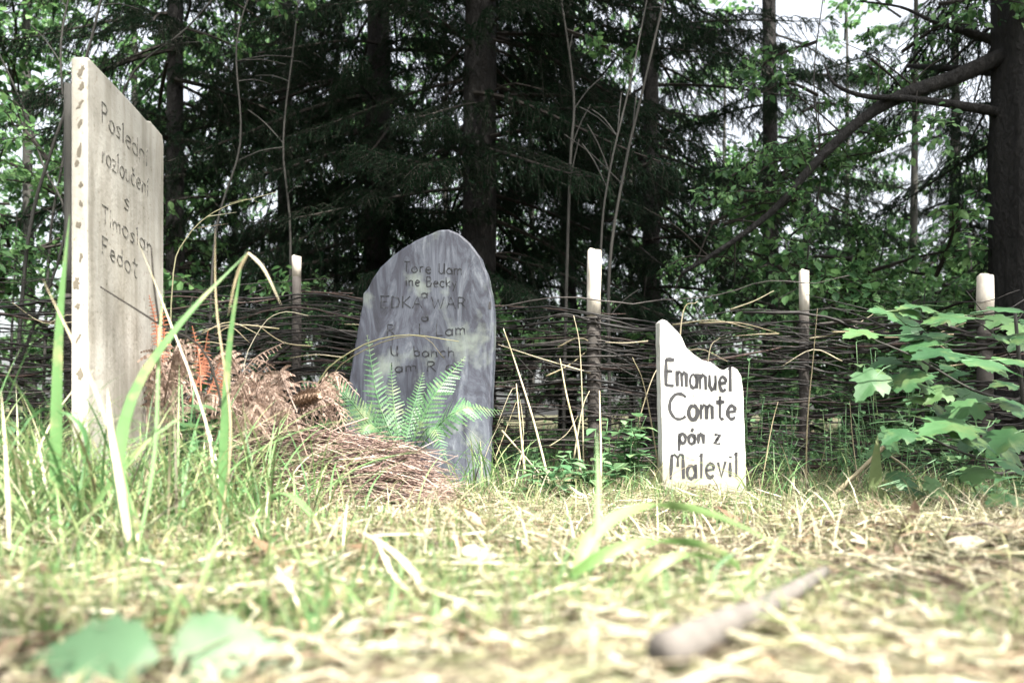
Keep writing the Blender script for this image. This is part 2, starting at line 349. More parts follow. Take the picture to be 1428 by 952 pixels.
def slab(outline, thick, n, mat, parent, name, bev=.006, edge=None):
    # outline: world points on the front plane, counter-clockwise seen from the front; rounded rim
    m = len(outline); c = sum(outline, Vector())/m; mb = MB(); vs = []
    def inset(p, k): return p + (c - p).normalized()*k
    rings = [(bev, 0), (bev*.3, .3*bev), (0, bev), (0, thick-bev), (bev*.3, thick-.3*bev), (bev, thick)]
    for ins, dep in rings:
        for p in outline: vs.append(inset(p, ins) - n*dep)
    fs = [tuple(range(m)), tuple(reversed(range(5*m, 6*m)))]
    for k in range(5):
        for i in range(m):
            j = (i+1) % m; fs.append((k*m+i, (k+1)*m+i, (k+1)*m+j, k*m+j))
    mb.add(vs, fs); return mb.build(name, mat, parent)
def rough_outline(pts, step, amp):
    out = []
    for k in range(len(pts)):
        a, b = pts[k], pts[(k+1) % len(pts)]; q = max(1, int((b-a).length/step))
        for i in range(q):
            p = a.lerp(b, i/q); out.append(p + Vector((random.uniform(-amp, amp), 0, random.uniform(-amp, amp))) if i else p)
    return out

# --- small white slab with the readable inscription
a = R(7); n_s = Vector((math.sin(a), -math.cos(a), 0)); o_s = P(924, 683, 2.5)
t_s = thing('grave_slab', 'small broken white grave slab lettered Emanuel Comte pán z Malevil', 'gravestone', Vector((o_s.x+.13, o_s.y+.03, float(gh(o_s.x, o_s.y)))))
pix = [(925,712),(1042,712),(1041,678),(1039,600),(1037,545),(1034,524),(1029,515),(1022,511),(1012,517),(1004,514),(992,505),(980,502),(968,494),(957,484),(951,470),(945,462),(938,455),(930,447),(924,445),(920,449),(921,520),(923,620)]
slab(rough_outline([hit(x, y, o_s, n_s) for x, y in pix], .03, .0012), .045, n_s, M['white'], t_s, 'slab', .004)
for txt, p0, p1, h0, h1, g_ in [('Emanuel', (928,537), (1020,546), 36, 34, .12), ('Comte', (933,585), (1027,584), 36, 32, .10),
                            ('pán z', (947,618), (1005,619), 24, 22, .14), ('Malevil', (935,668), (1029,664), 34, 34, .13)]:
    letters(txt, p0, p1, h0, h1, o_s, n_s, t_s, M['paint'], 4.7, 2.5, g_)
# --- grey pointed stone
a = R(-9); n_c = Vector((math.sin(a), -math.cos(a), -.0)); n_c = (n_c + Vector((0, 0, .05))).normalized(); o_c = P(590, 660, 2.62)
t_c = thing('headstone', 'tall grey weathered headstone with pointed arch top and faded lettering behind the fern', 'gravestone', Vector((o_c.x, o_c.y+.03, float(gh(o_c.x, o_c.y)))))
pix = [(474,715),(682,715),(682,640),(685,560),(688,500),(689,450),(687,420),(681,388),(670,358),(655,338),(640,325),(625,319),(612,320),(598,326),(580,334),(562,345),(545,358),(530,372),(519,388),(512,402),(506,408),(505,425),(500,450),(494,482),(487,525),(481,570),(477,640)]
sl_c = slab(rough_outline([hit(x, y, o_c, n_c) for x, y in pix], .025, .0015), .05, n_c, M['grey'], t_c, 'slab', .008)
for txt, p0, p1, h0, h1 in [('Tore Uam', (563,379), (645,383), 14, 15), ('ine Becky', (566,399), (637,401), 14, 14), ('a', (588,415), (597,415), 12, 12),
                            ('EDKA WAR', (531,429), (650,431), 16, 16), ('a', (588,448), (598,448), 12, 12), ('R   L Lam', (540,468), (650,467), 16, 16),
                            ('U  banch', (545,496), (634,498), 14, 14), ('Iam R o', (545,519), (634,517), 14, 14)]:
    letters(txt, p0, p1, h0, h1, o_c, n_c, t_c, M['faded'], 1.7, 2.62, .14, jit=.04)
mb = MB(); q = hit(683, 426, o_c, n_c)
mb.add([q+Vector((x, -.0015+(.0 if z_ == 0 else 0), z)) for x, z, z_ in [(-.004,-.012,0),(.004,-.013,0),(.005,.002,0),(.003,.013,0),(-.003,.012,0),(-.005,0,0)]], [(0,1,2,3,4,5)])
mb.build('nail_hole', M['paint'], t_c)
# --- tall pale board on the left, seen nearly edge on
d1, d2 = 1.6, 2.03; A = P(122, 78, d1); B = P(228, 190, d2)
dv = Vector((B.x-A.x, B.y-A.y, 0)); n_l = Vector((dv.y, -dv.x, 0)).normalized(); o_l = A
t_l = thing('grave_board', 'tall cream painted grave board on the left, seen nearly edge on', 'gravestone', Vector((A.x, (d1+d2)/2, float(gh(A.x, 1.8)))))
def lb(s, z): return Vector((A.x+dv.x*s, A.y+dv.y*s, z))
zt = A.z; zb = B.z
pts = [lb(0,-.1), lb(1,-.1), lb(1.0,.5), lb(1.005,zb-.02), lb(.985,zb), lb(.8,lerp(zt,zb,.8)+.004), lb(.74,lerp(zt,zb,.74)-.004), lb(.5,lerp(zt,zb,.5)), lb(.1,zt), lb(.02,zt), lb(0,zt-.006), lb(0,.5)]
slab(pts, .032, n_l, M['cream'], t_l, 'board', .004)
for txt, p0, p1, h0, h1, g_ in [('Poslední', (142,172), (206,233), 29, 26, .12), ('rozloučení', (142,226), (207,274), 27, 26, .1), ('s', (173,291), (181,296), 26, 26, .1),
                            ('TImoslan', (142,309), (212,356), 24, 24, .12), ('Fedot', (142,352), (192,389), 24, 26, .16)]:
    letters(txt, p0, p1, h0, h1, o_l, n_l, t_l, M['worn'], 1.6, 1.8, g_, jit=.05)
# scorch marks down the near edge
e_n = Vector((-dv.x, -dv.y, 0)).normalized(); side = Vector((-n_l.x, -n_l.y, 0))
m, nt, b = newmat('scorch'); b.inputs['Base Color'].default_value = (.11,.095,.07,1); b.inputs['Roughness'].default_value = .9; M['scorch'] = m
z = .25
while z < zt - .03:
    z += random.uniform(.025, .075); mb = MB(); c0 = lb(0, min(z, zt-.03)) + side*random.uniform(.010, .022) + e_n*.0009
    sx_, sz_ = random.uniform(.004, .008), random.uniform(.006, .016); sh = random.uniform(-.010, .002); pts = []
    for q in range(16):
        an = 2*math.pi*q/16; rr = random.uniform(.5, 1.25)
        pts.append(c0 + side*math.cos(an)*sx_*rr + Vector((0, 0, 1))*(math.sin(an)*sz_*rr + math.cos(an)*sh))
    mb.add(pts + [p - e_n*.002 for p in pts] + [c0], [(q, (q+1) % 16, 32) for q in range(16)] + [(q, (q+1) % 16, 16+(q+1) % 16, 16+q) for q in range(16)])
    mb.build('scorch_mark', M['scorch'], t_l)

# ------------------------------------------------------------------ wattle fence
FL = [(-900,3.1,.70),(-420,3.2,.70),(-120,3.3,.72),(150,3.45,.76),(413,3.5,.81),(832,3.05,.66),(1122,3.15,.655),(1377,2.8,.60),(1620,2.6,.6),(2150,2.35,.6)]
FX = [((p-CX)/F*d, d, z) for p, d, z in FL]
def fence_at(u):
    k = min(max(int(u), 0), len(FX)-2); f = u - k; a, b = FX[k], FX[k+1]
    return lerp(a[0], b[0], f), lerp(a[1], b[1], f), lerp(a[2], b[2], f)
tf = thing('wattle_fence', 'low dark fence of woven branches with pale posts behind the graves', 'fence', G(FX[4][0], FX[4][1]))
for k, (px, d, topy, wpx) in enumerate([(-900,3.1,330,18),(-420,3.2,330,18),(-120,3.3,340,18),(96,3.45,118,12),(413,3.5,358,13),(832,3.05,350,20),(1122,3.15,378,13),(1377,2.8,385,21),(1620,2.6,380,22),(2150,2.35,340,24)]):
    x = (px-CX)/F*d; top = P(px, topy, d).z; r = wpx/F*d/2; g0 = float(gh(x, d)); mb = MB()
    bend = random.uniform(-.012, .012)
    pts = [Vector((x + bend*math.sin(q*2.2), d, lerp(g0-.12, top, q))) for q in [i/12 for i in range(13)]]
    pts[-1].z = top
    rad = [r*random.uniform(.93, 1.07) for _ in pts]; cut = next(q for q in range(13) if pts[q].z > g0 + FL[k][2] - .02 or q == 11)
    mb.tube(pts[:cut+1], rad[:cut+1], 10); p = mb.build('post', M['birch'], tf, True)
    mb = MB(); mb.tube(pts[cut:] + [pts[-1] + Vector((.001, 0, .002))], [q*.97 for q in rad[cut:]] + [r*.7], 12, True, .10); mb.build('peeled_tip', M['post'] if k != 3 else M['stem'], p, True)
for layer in range(70):
    u = -random.uniform(0, .6)
    while u < 9:
        ln = random.uniform(2.0, 3.6); u1 = min(u + ln, 9.0); u0 = max(u, 0); par = random.random() < .7
        zf = (layer + random.uniform(.1, .9))/70; rr = random.choice([.002,.0025,.003,.0035,.004,.005,.0065]); mb = MB(); pts = []
        zo = random.uniform(-.05, .05); wv = random.uniform(0, 6); sl_ = random.gauss(0, .03); kn = random.uniform(6, 14)
        N = 7*max(2, int((u1-u0)*2))
        for i in range(N+1):
            uu = lerp(u0, u1, i/N); x, y, zt_ = fence_at(uu)
            off = (.036+rr*.4)*math.cos(2*math.pi*uu)*(1 if par else -1) + .010*math.sin(5*uu+wv)
            z = float(gh(x, y)) + .02 + zf*(zt_-.02) + zo*.6*math.sin(3*uu+wv) + sl_*(uu-u0) + .010*math.sin(kn*uu+wv*2) + random.gauss(0, .002)
            pts.append(Vector((x, y-off, z)))
        mb.tube(pts, [lerp(rr, rr*.45, i/N)*random.uniform(.85, 1.2) for i in range(N+1)], 6)
        mb.build('rod', M[random.choice(['rod', 'rod', 'rod', 'rod', 'rod', 'rod', 'rodpale', 'rodred'])], tf, True); u += ln*random.uniform(.7, 1.0)
for k in range(60):                                       # loose twig ends that stick out along the top
    u = random.uniform(2.5, 7.4); x, y, zt_ = fence_at(u); z = float(gh(x, y)) + zt_*random.uniform(.55, 1.02)
    dx = random.choice([-1, 1])*random.uniform(.12, .4); mb = MB()
    pts = smooth([(x, y-.05, z), (x+dx*.5, y-.07, z+random.uniform(-.01, .05)), (x+dx, y-.06, z+random.uniform(-.04, .12))], 8)
    mb.tube(pts, [lerp(.0035, .0012, i/8) for i in range(9)], 5); mb.build('rod', M['drystalk'] if k % 2 else M['rod'], tf, True)

# ------------------------------------------------------------------ trees
def bough_mesh(name, L, seed, dens=1.0):
    rs = np.random.default_rng(seed); random.seed(seed); mb = MB(); N = 14
    ax = [Vector((L*t, .05*math.sin(3*t+seed)*L, -.12*L*t - .34*L*t*t + .14*L*t**4)) for t in [i/N for i in range(N+1)]]
    mb.tube(ax, [lerp(.016, .003, i/N) for i in range(N+1)], 5)
    V, Tn = [], []
    def needles(p0, p1, ln, step):
        seg = p1 - p0; nn = max(2, int(seg.length/step)); dr = seg.normalized()
        for i in range(nn):
            p = p0 + seg*((i+rs.random())/nn)
            q = Vector(rs.normal(0, 1, 3)); q -= dr*q.dot(dr); q.normalize(); q.z = q.z*.6 + .1
            tip = p + (dr*.7 + q*.8)*ln*rs.uniform(.7, 1.2); s_ = dr.cross(q).normalized()*.0026
            V.extend([p - s_, p + s_, tip])
    for k in range(int(30*dens)):
        t = .10 + .9*(k+rs.random())/(30*dens); f = t*N; i = min(int(f), N-1); p = ax[i].lerp(ax[i+1], f-i)
        sd = 1 if k % 2 else -1; ln = L*.34*(1-t*.72)*rs.uniform(.6, 1.15)
        d0 = Vector((.75, sd*rs.uniform(.5, .9), -.15)).normalized(); mid = p + d0*ln*.5; end = p + d0*ln + Vector((0, 0, -ln*rs.uniform(.25, .75)))
        tw = smooth([p, mid, end], 5); mb.tube(tw, .002, 3, False)
        for a_, b_ in zip(tw, tw[1:]): needles(a_, b_, .020, .0030)
        for q in range(7):
            f = rs.uniform(.15, .95)*5; i = min(int(f), 4); pp = tw[i].lerp(tw[i+1], f-i)
            e = pp + Vector((rs.uniform(-.02, .09), rs.uniform(-.06, .06), -rs.uniform(.04, .15)))*L*.55
            mb.tube([pp, e], .0015, 3, False); needles(pp, e, .019, .0034)
    me = bpy.data.meshes.new(name); nv = len(mb.v); vv = mb.v + [tuple(v) for v in V]
    me.from_pydata(vv, [], mb.f + [(nv+3*i, nv+3*i+1, nv+3*i+2) for i in range(len(V)//3)])
    me.materials.append(M['twig']); me.materials.append(M['needle'])
    mi = np.zeros(len(me.polygons), dtype=np.int32); mi[len(mb.f):] = 1; me.polygons.foreach_set('material_index', mi); me.update()
    return me
def branch_mesh(name, L, seed, nl, ls):                     # leafy branch of a broadleaf tree
    random.seed(seed); mb = MB(); N = 8
    ax = smooth([(0,0,0), (L*.5, .06*L, .12*L), (L, -.05*L, .05*L)], N); mb.tube(ax, [lerp(.012, .003, i/N) for i in range(N+1)], 5)
    tips = []
    for k in range(16):
        f = random.uniform(.12, 1)*N; i = min(int(f), N-1); p = ax[i].lerp(ax[i+1], f-i); sd = random.choice([-1, 1])
        e = p + Vector((random.uniform(.05, .5), sd*random.uniform(.15, .5), random.uniform(-.3, .35)))*L*.6
        tw = smooth([p, p.lerp(e, .5)+Vector((0, 0, .03)), e], 4); mb.tube(tw, .002, 3, False); tips.append(tw)
    nt_ = len(mb.f)
    for k in range(nl):
        tw = random.choice(tips); f = random.uniform(.1, 1)*4; i = min(int(f), 3); p = tw[i].lerp(tw[i+1], f-i)
        d = Vector((random.uniform(-.6, 1), random.uniform(-1, 1), random.uniform(-.8, .3))).normalized()
        l = ls*random.uniform(.6, 1.25); mb.leaf(p + d*.01, d, (random.uniform(-.5, .5), random.uniform(-.5, .5), 1), l, l*.6, .25, .2, 3)
    me = bpy.data.meshes.new(name); me.from_pydata(mb.v, [], mb.f); me.materials.append(M['twig']); me.materials.append(M['broad'])
    mi = np.zeros(len(me.polygons), dtype=np.int32); mi[nt_:] = 1; me.polygons.foreach_set('material_index', mi); me.update()
    return me
BOUGH = [bough_mesh('bough', L, 20+k) for k, L in enumerate([1.5, 1.7, 1.3, 1.6])]
BRANCH = [branch_mesh('leafy_branch', 1.1, 40+k, 230, .075) for k in range(4)]
TWIGS = [branch_mesh('leafy_twig', .55, 60+k, 110, .05) for k in range(3)]
random.seed(99)
def inst(name, me, parent, loc, rot, sc):
    o = bpy.data.objects.new(name, me); col.objects.link(o); o.parent = parent; o.location = loc; o.rotation_euler = rot
    o.scale = (sc,)*3 if not hasattr(sc, '__len__') else sc; return o
def trunk(parent, base, H, r, mat, lean=(0, 0), sides=14, rough=.05, top=.25, name='trunk'):
    mb = MB(); N = 22; pts = []; rad = []
    for i in range(N+1):
        t = (i/N)**1.5; pts.append(base + Vector((lean[0]*t*H + .02*math.sin(4*t+base.x), lean[1]*t*H, t*H - .1))); rad.append(r*(lerp(1, top, t) + .35*math.exp(-t*H*5)))
    mb.tube(pts, rad, sides, True, rough); return mb.build(name, mat, parent, True)
def spruce(px, d, r, H, label, zlo, dens=1.0, face=None, lean=(0, 0), hi=1.0, bl=1.0):
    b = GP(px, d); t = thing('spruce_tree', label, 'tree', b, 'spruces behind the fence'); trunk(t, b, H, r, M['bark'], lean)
    z = zlo
    while z < H - .3:
        k = 5
        for q in range(k):
            if random.random() > dens: continue
            an = random.uniform(0, 2*math.pi)
            if face and face(an, z): continue
            s = (1.05-.5*z/H)*random.uniform(.75, 1.2)*bl
            toward = -math.sin(an)
            lim = (d - 3.55)/1.55 if z < 2.0 else 9
            if toward > .3: s = min(s, max(.3, lim/toward))
            inst('bough', random.choice(BOUGH), t, (lean[0]*z, lean[1]*z, z + random.uniform(-.1, .1)), (random.uniform(-.3, .3), random.uniform(-.15, .3), an), s)
        z += random.uniform(.12, .19) if z < 4 else random.uniform(.5, .7)/hi
    for q in range(9):
        an = random.uniform(0, 6.28); z0 = random.uniform(.3, 2.6); L = random.uniform(.25, .7); mb = MB(); c0 = b + Vector((lean[0]*z0, lean[1]*z0, z0))
        L = min(L, max(.2, d-3.7))
        mb.tube(smooth([c0, c0+Vector((math.cos(an), math.sin(an), .05))*L*.5, c0+Vector((math.cos(an), math.sin(an), -.2))*L], 5), [lerp(.009, .003, i/5) for i in range(6)], 5)
        mb.build('dead_branch', M['twig'], t)
    return t, b
spruce(667, 5.3, .130, 12, 'thick dark spruce trunk rising right behind the grey pointed headstone', .95, .9)
spruce(528, 6.2, .115, 12, 'dark spruce just left of the thick trunk behind the headstone', 1.1, .75)
spruce(248, 6.0, .075, 10, 'slim dark spruce beside the upper right of the cream board', 1.3, .45)
spruce(905, 6.8, .085, 11, 'dark spruce behind the two thin pale leaning stems', 1.0, .6)
spruce(790, 8.2, .10, 12, 'farther spruce between the thick trunk and the leaning stems', 1.4, .6)
spruce(1075, 7.6, .09, 11, 'spruce with drooping boughs above the small white slab', 1.5, .38, bl=.85)
spruce(400, 8.0, .09, 11, 'spruce seen between the cream board and the headstone', 1.3, .7)
spruce(1330, 9.5, .10, 6, 'low spruce deep in shade beside the big right trunk', .6, .8)
# near right-hand tree with its long drooping limb
b = GP(1449, 3.9); ts = thing('spruce_tree', 'massive dark trunk at the right edge with a long drooping bare limb', 'tree', b, 'spruces behind the fence')
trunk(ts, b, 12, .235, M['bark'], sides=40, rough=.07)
def limb(pl, r0, r1, name='limb'):
    mb = MB(); pts = smooth([P(*q) for q in pl], 26)
    mb.tube(pts, [lerp(r0, r1, (i/26)**.8) for i in range(27)], 9, True, .07); return mb.build(name, M['bark'], ts, True), pts
l1, lp = limb([(1400,78,3.9),(1330,108,3.9),(1250,137,3.92),(1190,176,3.95),(1130,235,3.95),(1080,292,3.95),(1020,338,3.95),(950,382,3.95)], .045, .010)
limb([(1400,158,3.9),(1330,146,3.85),(1262,137,3.88),(1205,134,3.9),(1165,118,3.95),(1150,90,4.0)], .026, .005)
limb([(1400,60,3.95),(1350,46,4.0),(1296,28,4.05)], .03, .010)
limb([(1400,100,4.1),(1330,96,4.3),(1265,92,4.5)], .03, .012)
limb([(1296,28,4.05),(1255,10,4.1),(1200,2,4.2)], .010, .004)
for k in range(26):
    p = random.choice(lp[6:]); mb = MB(); e = p + Vector((random.uniform(-.35, .25), random.uniform(-.1, .3), random.uniform(-.3, .35)))
    mb.tube(smooth([p, p.lerp(e, .5)+Vector((0, 0, .03)), e], 5), [lerp(.005, .0015, i/5) for i in range(6)], 4); mb.build('twig', M['twig'], ts)
for k in range(34):
    p = random.choice(lp[2:22]) - b + Vector((random.uniform(-.3, .3), random.uniform(0, .5), random.uniform(-.25, .4)))
    inst('leafy_twig', random.choice(TWIGS), ts, p, (random.uniform(-.6, .6), random.uniform(-.3, .9), random.uniform(0, 6.28)), random.uniform(.5, .9))
for k in range(46):
    z = random.uniform(2.9, 9) if k > 8 else random.uniform(1.2, 2.8); an = random.uniform(R(20), R(160)) if k <= 8 else random.uniform(0, 6.28)
    inst('bough', random.choice(BOUGH), ts, (0, 0, z), (0, random.uniform(-.1, .3), an), random.uniform(.6, 1.1) if k > 8 else .7)
def broadleaf(px, d, H, label, zlo, nb, r=.05, spread=1.0, group='broadleaf trees beyond the spruces', lean=(0, 0), sc=1.0, zhi=None, meshes=BRANCH, avoid=None, name='broadleaf_tree', cat='tree', x=None):
    b = GP(px, d) if x is None else G(x, d); t = thing(name, label, cat, b, group); trunk(t, b, H, r, M['stem'], lean, 8)
    zhi = zhi or H
    for k in range(nb):
        z = random.uniform(zlo, zhi)
        if avoid and avoid(z): continue
        an = random.uniform(0, 6.28); rr = random.uniform(0, .5)*spread
        inst('leafy_branch', random.choice(meshes), t, (lean[0]*z + math.cos(an)*rr, lean[1]*z + math.sin(an)*rr, z), (random.uniform(-.5, .5), random.uniform(-.5, .4), an), sc*random.uniform(.7, 1.3))
    return t
for px, d, H, zlo, nb, sp2, lab in [
    (40, 7.0, 6, .8, 60, 1.3, 'leafy tree filling the top left corner behind the cream board'),
    (190, 9.0, 7, .8, 60, 1.5, 'leafy tree behind the slim spruce beside the cream board'),
    (330, 10.0, 7, .6, 60, 1.6, 'bright leafy tree between the slim spruce and the headstone'),
    (470, 12.0, 8, .6, 36, 1.8, 'sunlit leafy tree far behind the headstone, left of the thick trunk'),
    (620, 12.0, 8, .6, 36, 1.8, 'sunlit leafy tree glimpsed left of the thick spruce trunk'),
    (740, 13.0, 8, .6, 36, 1.8, 'leafy tree glimpsed right of the thick spruce trunk'),
    (880, 13.0, 8, .4, 36, 1.8, 'leafy tree far behind the two pale leaning stems'),
    (1010, 12.0, 6, .4, 36, 1.7, 'leafy tree far behind the small white slab'),
    (1120, 10.5, 3.3, .3, 50, 1.5, 'bright green young tree under the drooping bare limb'),
    (1230, 9.0, 2.1, .3, 40, 1.4, 'low leafy tree below the bare limb, right of the white slab'),
    (1350, 8.0, 2.2, .3, 36, 1.2, 'leafy tree showing against the sky beside the big right trunk'),
    (1275, 8.5, 6, 2.0, 13, 1.3, 'thin-crowned tree whose leaves break up the sky beside the big right trunk'),
    (1180, 12.0, 7, 2.2, 9, 1.8, 'tall airy tree against the white sky above the bare limb'),
    (-120, 9.0, 7, .8, 50, 1.4, 'leafy tree beyond the left edge of the view'),
    (1560, 8.0, 6, .6, 40, 1.4, 'leafy tree beyond the right edge of the view')]:
    broadleaf(px, d, H, lab, zlo, nb, .06, sp2)
for px, d, H, nb, sp2, lab in [
    (1190, 4.6, 1.35, 34, .7, 'sunlit bush right behind the fence, right of the white slab'),
    (1290, 4.4, 1.1, 26, .6, 'small leafy bush behind the fence near the big right trunk'),
    (1040, 5.0, 1.0, 20, .7, 'low dark bush behind the fence above the white slab'),
    (360, 4.7, 1.0, 16, .6, 'low bush behind the fence between cream board and headstone'),
    (20, 4.8, 1.6, 26, .7, 'leafy bush behind the fence at the left edge'),
    (150, 5.4, 1.9, 26, .8, 'tangled leafy bush behind the cream board'),
    (730, 5.2, .9, 18, .7, 'low shaded bush beside the thick spruce trunk')]:
    broadleaf(px, d, H, lab, .12, nb, .012, sp2, 'bushes behind the fence', sc=1.0, meshes=TWIGS, name='bush', cat='bush')
# the wood beyond, one mass of leaves
N = 24000; x = RNG.uniform(-24, 26, N); y = RNG.uniform(15, 22, N); ztop = 7.5 - 5.2*np.clip((x-3.0)/4, 0, 1) + 1.2*np.sin(x*1.3) + .8*np.sin(x*3.1+1)
z = gh(x, y) + RNG.random(N)**.85*ztop; c = np.stack([x, y, z], -1)
a1 = RNG.normal(0, 1, (N, 3)); a1 /= np.linalg.norm(a1, axis=1)[:, None]; a2 = np.cross(a1, RNG.normal(0, 1, (N, 3))); a2 /= np.linalg.norm(a2, axis=1)[:, None]
sz = RNG.uniform(.06, .15, N)[:, None]
V = np.stack([c - a1*sz, c + a2*sz*.5, c + a1*sz, c - a2*sz*.5], 1).reshape(-1, 3)
M['far'] = leafmat('far_foliage', [(.02,.05,.022), (.06,.13,.055), (.11,.21,.09)], .4)
tag(npmesh('distant_wood', V, np.arange(4*N).reshape(-1, 4), M['far']), 'dense dark foliage of the wood closing the view behind the trees', 'wood', kind='stuff')
# thin saplings
def sapling(pl, r, lab, leaves=0, mat='stem'):
    pts = smooth([P(*q) for q in pl], 20); x, y = pts[0].x, pts[0].y; g0 = G(x, y)
    t = thing('sapling', lab, 'sapling', g0, 'thin saplings behind the fence'); mb = MB()
    full = [g0 + Vector((0, 0, -.05))] + pts
    mb.tube(full, [lerp(r*.62, r*.3, i/len(full)) for i in range(len(full))], 7, True, .05); mb.build('stem', M[mat], t, True)
    for k in range(leaves):
        p = random.choice(pts[6:]) - g0
        inst('leafy_twig', random.choice(TWIGS), t, p, (random.uniform(-.5, .5), random.uniform(-.5, .5), random.uniform(0, 6.28)), random.uniform(.7, 1.2))
    for k in range(6):
        p = random.choice(pts[3:]); mb = MB(); e = p + Vector((random.uniform(-.3, .3), random.uniform(0, .25), random.uniform(.02, .3)))
        mb.tube(smooth([p, p.lerp(e, .5)+Vector((0, 0, .02)), e], 4), .003, 4); mb.build('side_twig', M[mat], t)
sapling([(836,560,3.9),(838,345,3.9),(850,240,3.9),(880,110,3.95),(908,-30,4.0)], .011, 'thin pale stem rising from behind the middle fence post, left of two', 0)
sapling([(850,560,4.1),(850,372,4.1),(872,230,4.1),(900,110,4.1),(940,-60,4.1)], .016, 'thicker pale leaning stem right behind the middle fence post', 0)
sapling([(786,560,4.3),(790,400,4.3),(795,230,4.3),(800,130,4.35),(780,-20,4.4)], .017, 'upright grey stem left of the two leaning ones', 1)
sapling([(20,560,4.2),(40,330,4.2),(75,200,4.2),(120,80,4.2),(150,-40,4.2)], .018, 'leaning stem in the left tangle, nearest the left edge', 1)
sapling([(5,560,4.6),(90,330,4.6),(60,230,4.6),(20,120,4.6),(-60,-40,4.6)], .014, 'left-leaning crooked stem behind the cream board', 1)
sapling([(60,560,5),(70,330,5),(90,200,5),(85,60,5),(110,-60,5)], .016, 'upright stem just left of the cream board', 1)
sapling([(290,560,4.4),(300,330,4.4),(335,200,4.4),(330,60,4.4),(360,-40,4.4)], .012, 'thin crooked stem right of the cream board', 1)
sapling([(150,560,5),(150,300,5),(175,120,5),(260,40,5),(330,-40,5)], .015, 'arching stem over the top of the cream board', 2)
sapling([(400,560,5),(405,330,5),(395,200,5),(410,60,5),(420,-40,5)], .014, 'straight dark stem above the left fence post', 0)
sapling([(1122,560,4.4),(1126,360,4.4),(1145,240,4.4),(1135,110,4.4),(1150,-20,4.4)], .010, 'thin stem crossing behind the drooping bare limb', 2)
# unseen pines added behind the viewer so their high crowns shade the wood
def pine(x, y, H, zlo, nb, spread, lab):
    b = G(x, y); t = thing('added_shade_pine', lab, 'tree', b, 'unseen pines added for shade'); trunk(t, b, H, .13, M['bark'])
    for k in range(nb):
        z = lerp(zlo, H, random.random()**.9); an = random.uniform(0, 6.28)
        inst('bough', random.choice(BOUGH), t, (0, 0, z), (random.uniform(-.3, .3), random.uniform(-.2, .2), an), spread*(1.15-.6*(z-zlo)/(H-zlo))*random.uniform(.8, 1.2))
for x, y, lab in [(3.4,-1.3,'unseen pine added for shade behind the viewer, nearest'), (6.6,-1.5,'unseen pine added for shade behind the viewer to the right'), (9.8,-1.0,'unseen pine added for shade far to the right behind the viewer'), (8.0,-5.0,'unseen pine added well behind the viewer to shade the right side')]:
    pine(x, y-.35, 22, 12.8, 85, 1.75, lab)
pine(2.3, -5.6, 19, 10.8, 46, 2.0, 'thin-crowned unseen pine added behind the viewer to dapple the left graves')

# ------------------------------------------------------------------ ground cover
def blades_np(pos, az, h, lean, wid, S=4, curl=1.0):
    N = len(pos); t = np.linspace(0, 1, S+1)[None, :]
    dirx, diry = np.cos(az)[:, None], np.sin(az)[:, None]
    hor = lean[:, None]*h[:, None]*(t**(1.6*curl)); ver = h[:, None]*(t - .45*lean[:, None]*t**2.2)
    cx = pos[:, 0:1] + dirx*hor; cy = pos[:, 1:2] + diry*hor; cz = pos[:, 2:3] + ver
    a2 = az + np.pi/2 + RNG.normal(0, .6, N); sx, sy = np.cos(a2)[:, None], np.sin(a2)[:, None]
    ww = wid[:, None]*.5*np.clip(1.02 - t**2, .04, 1)
    L = np.stack([cx - sx*ww, cy - sy*ww, cz], -1); Rr = np.stack([cx + sx*ww, cy + sy*ww, cz], -1)
    V = np.stack([L, Rr], 2).reshape(-1, 3)
    base = (np.arange(N)*(2*(S+1)))[:, None] + (np.arange(S)*2)[None, :]
    Fq = np.stack([base, base+1, base+3, base+2], -1).reshape(-1, 4); return V, Fq
def wedge(n, d0, d1, power=1.0, side=.72):
    n2 = int(n*.22); d = d0*(d1/d0)**(RNG.random(n)**power); x = RNG.uniform(-side, side, n)*d
    de = RNG.uniform(max(d0, .2), d1, n2); xe = np.where(RNG.random(n2) < .5, -1, 1)*(side*de + RNG.random(n2)**1.5*2.2)     # the cover goes on to both sides
    return np.concatenate([x, xe]), np.concatenate([d, de])
def patchy(x, y, s=1.0): return .5 + .25*np.sin(2.3*x*s+1.1+1.7*np.sin(1.9*y*s)) + .25*np.sin(3.7*y*s-.6+1.3*np.sin(2.9*x*s))
# straw lying flat
x, y = wedge(64000, .30, 3.6); keep = RNG.random(len(x)) < np.clip(.02 + 1.15*patchy(x, y, 3.1) - .55*np.clip((x-.25*y)/(.4*y), 0, 1)*(y > 1.1), .12, 1); x, y = x[keep], y[keep]; N = len(x); ln = RNG.uniform(.02, .11, N)*(.6+.25*y); az = RNG.uniform(0, 2*np.pi, N)
pos = np.stack([x, y, gh(x, y) + RNG.random(N)**2*.030 + .001], -1)
S = 3; t = np.linspace(-.5, .5, S+1)[None, :]; tilt = RNG.normal(0, .12, N)[:, None]; bend = RNG.normal(0, .25, N)[:, None]
dx, dy = np.cos(az)[:, None], np.sin(az)[:, None]
cx = pos[:, 0:1] + ln[:, None]*(dx*t - dy*bend*t*t); cy = pos[:, 1:2] + ln[:, None]*(dy*t + dx*bend*t*t)
cz = gh(cx, cy) + (pos[:, 2:3] - gh(pos[:, 0:1], pos[:, 1:2])) + np.abs(tilt)*ln[:, None]*(t+.5)
wd = (RNG.uniform(.0010, .0042, N)*(.75+.2*y))[:, None]*np.clip(1.1-(2*t)**4, .25, 1)*.5
V = np.stack([np.stack([cx + dy*wd, cy - dx*wd, cz], -1), np.stack([cx - dy*wd, cy + dx*wd, cz + wd*RNG.normal(0, .6, N)[:, None]], -1)], 2).reshape(-1, 3)
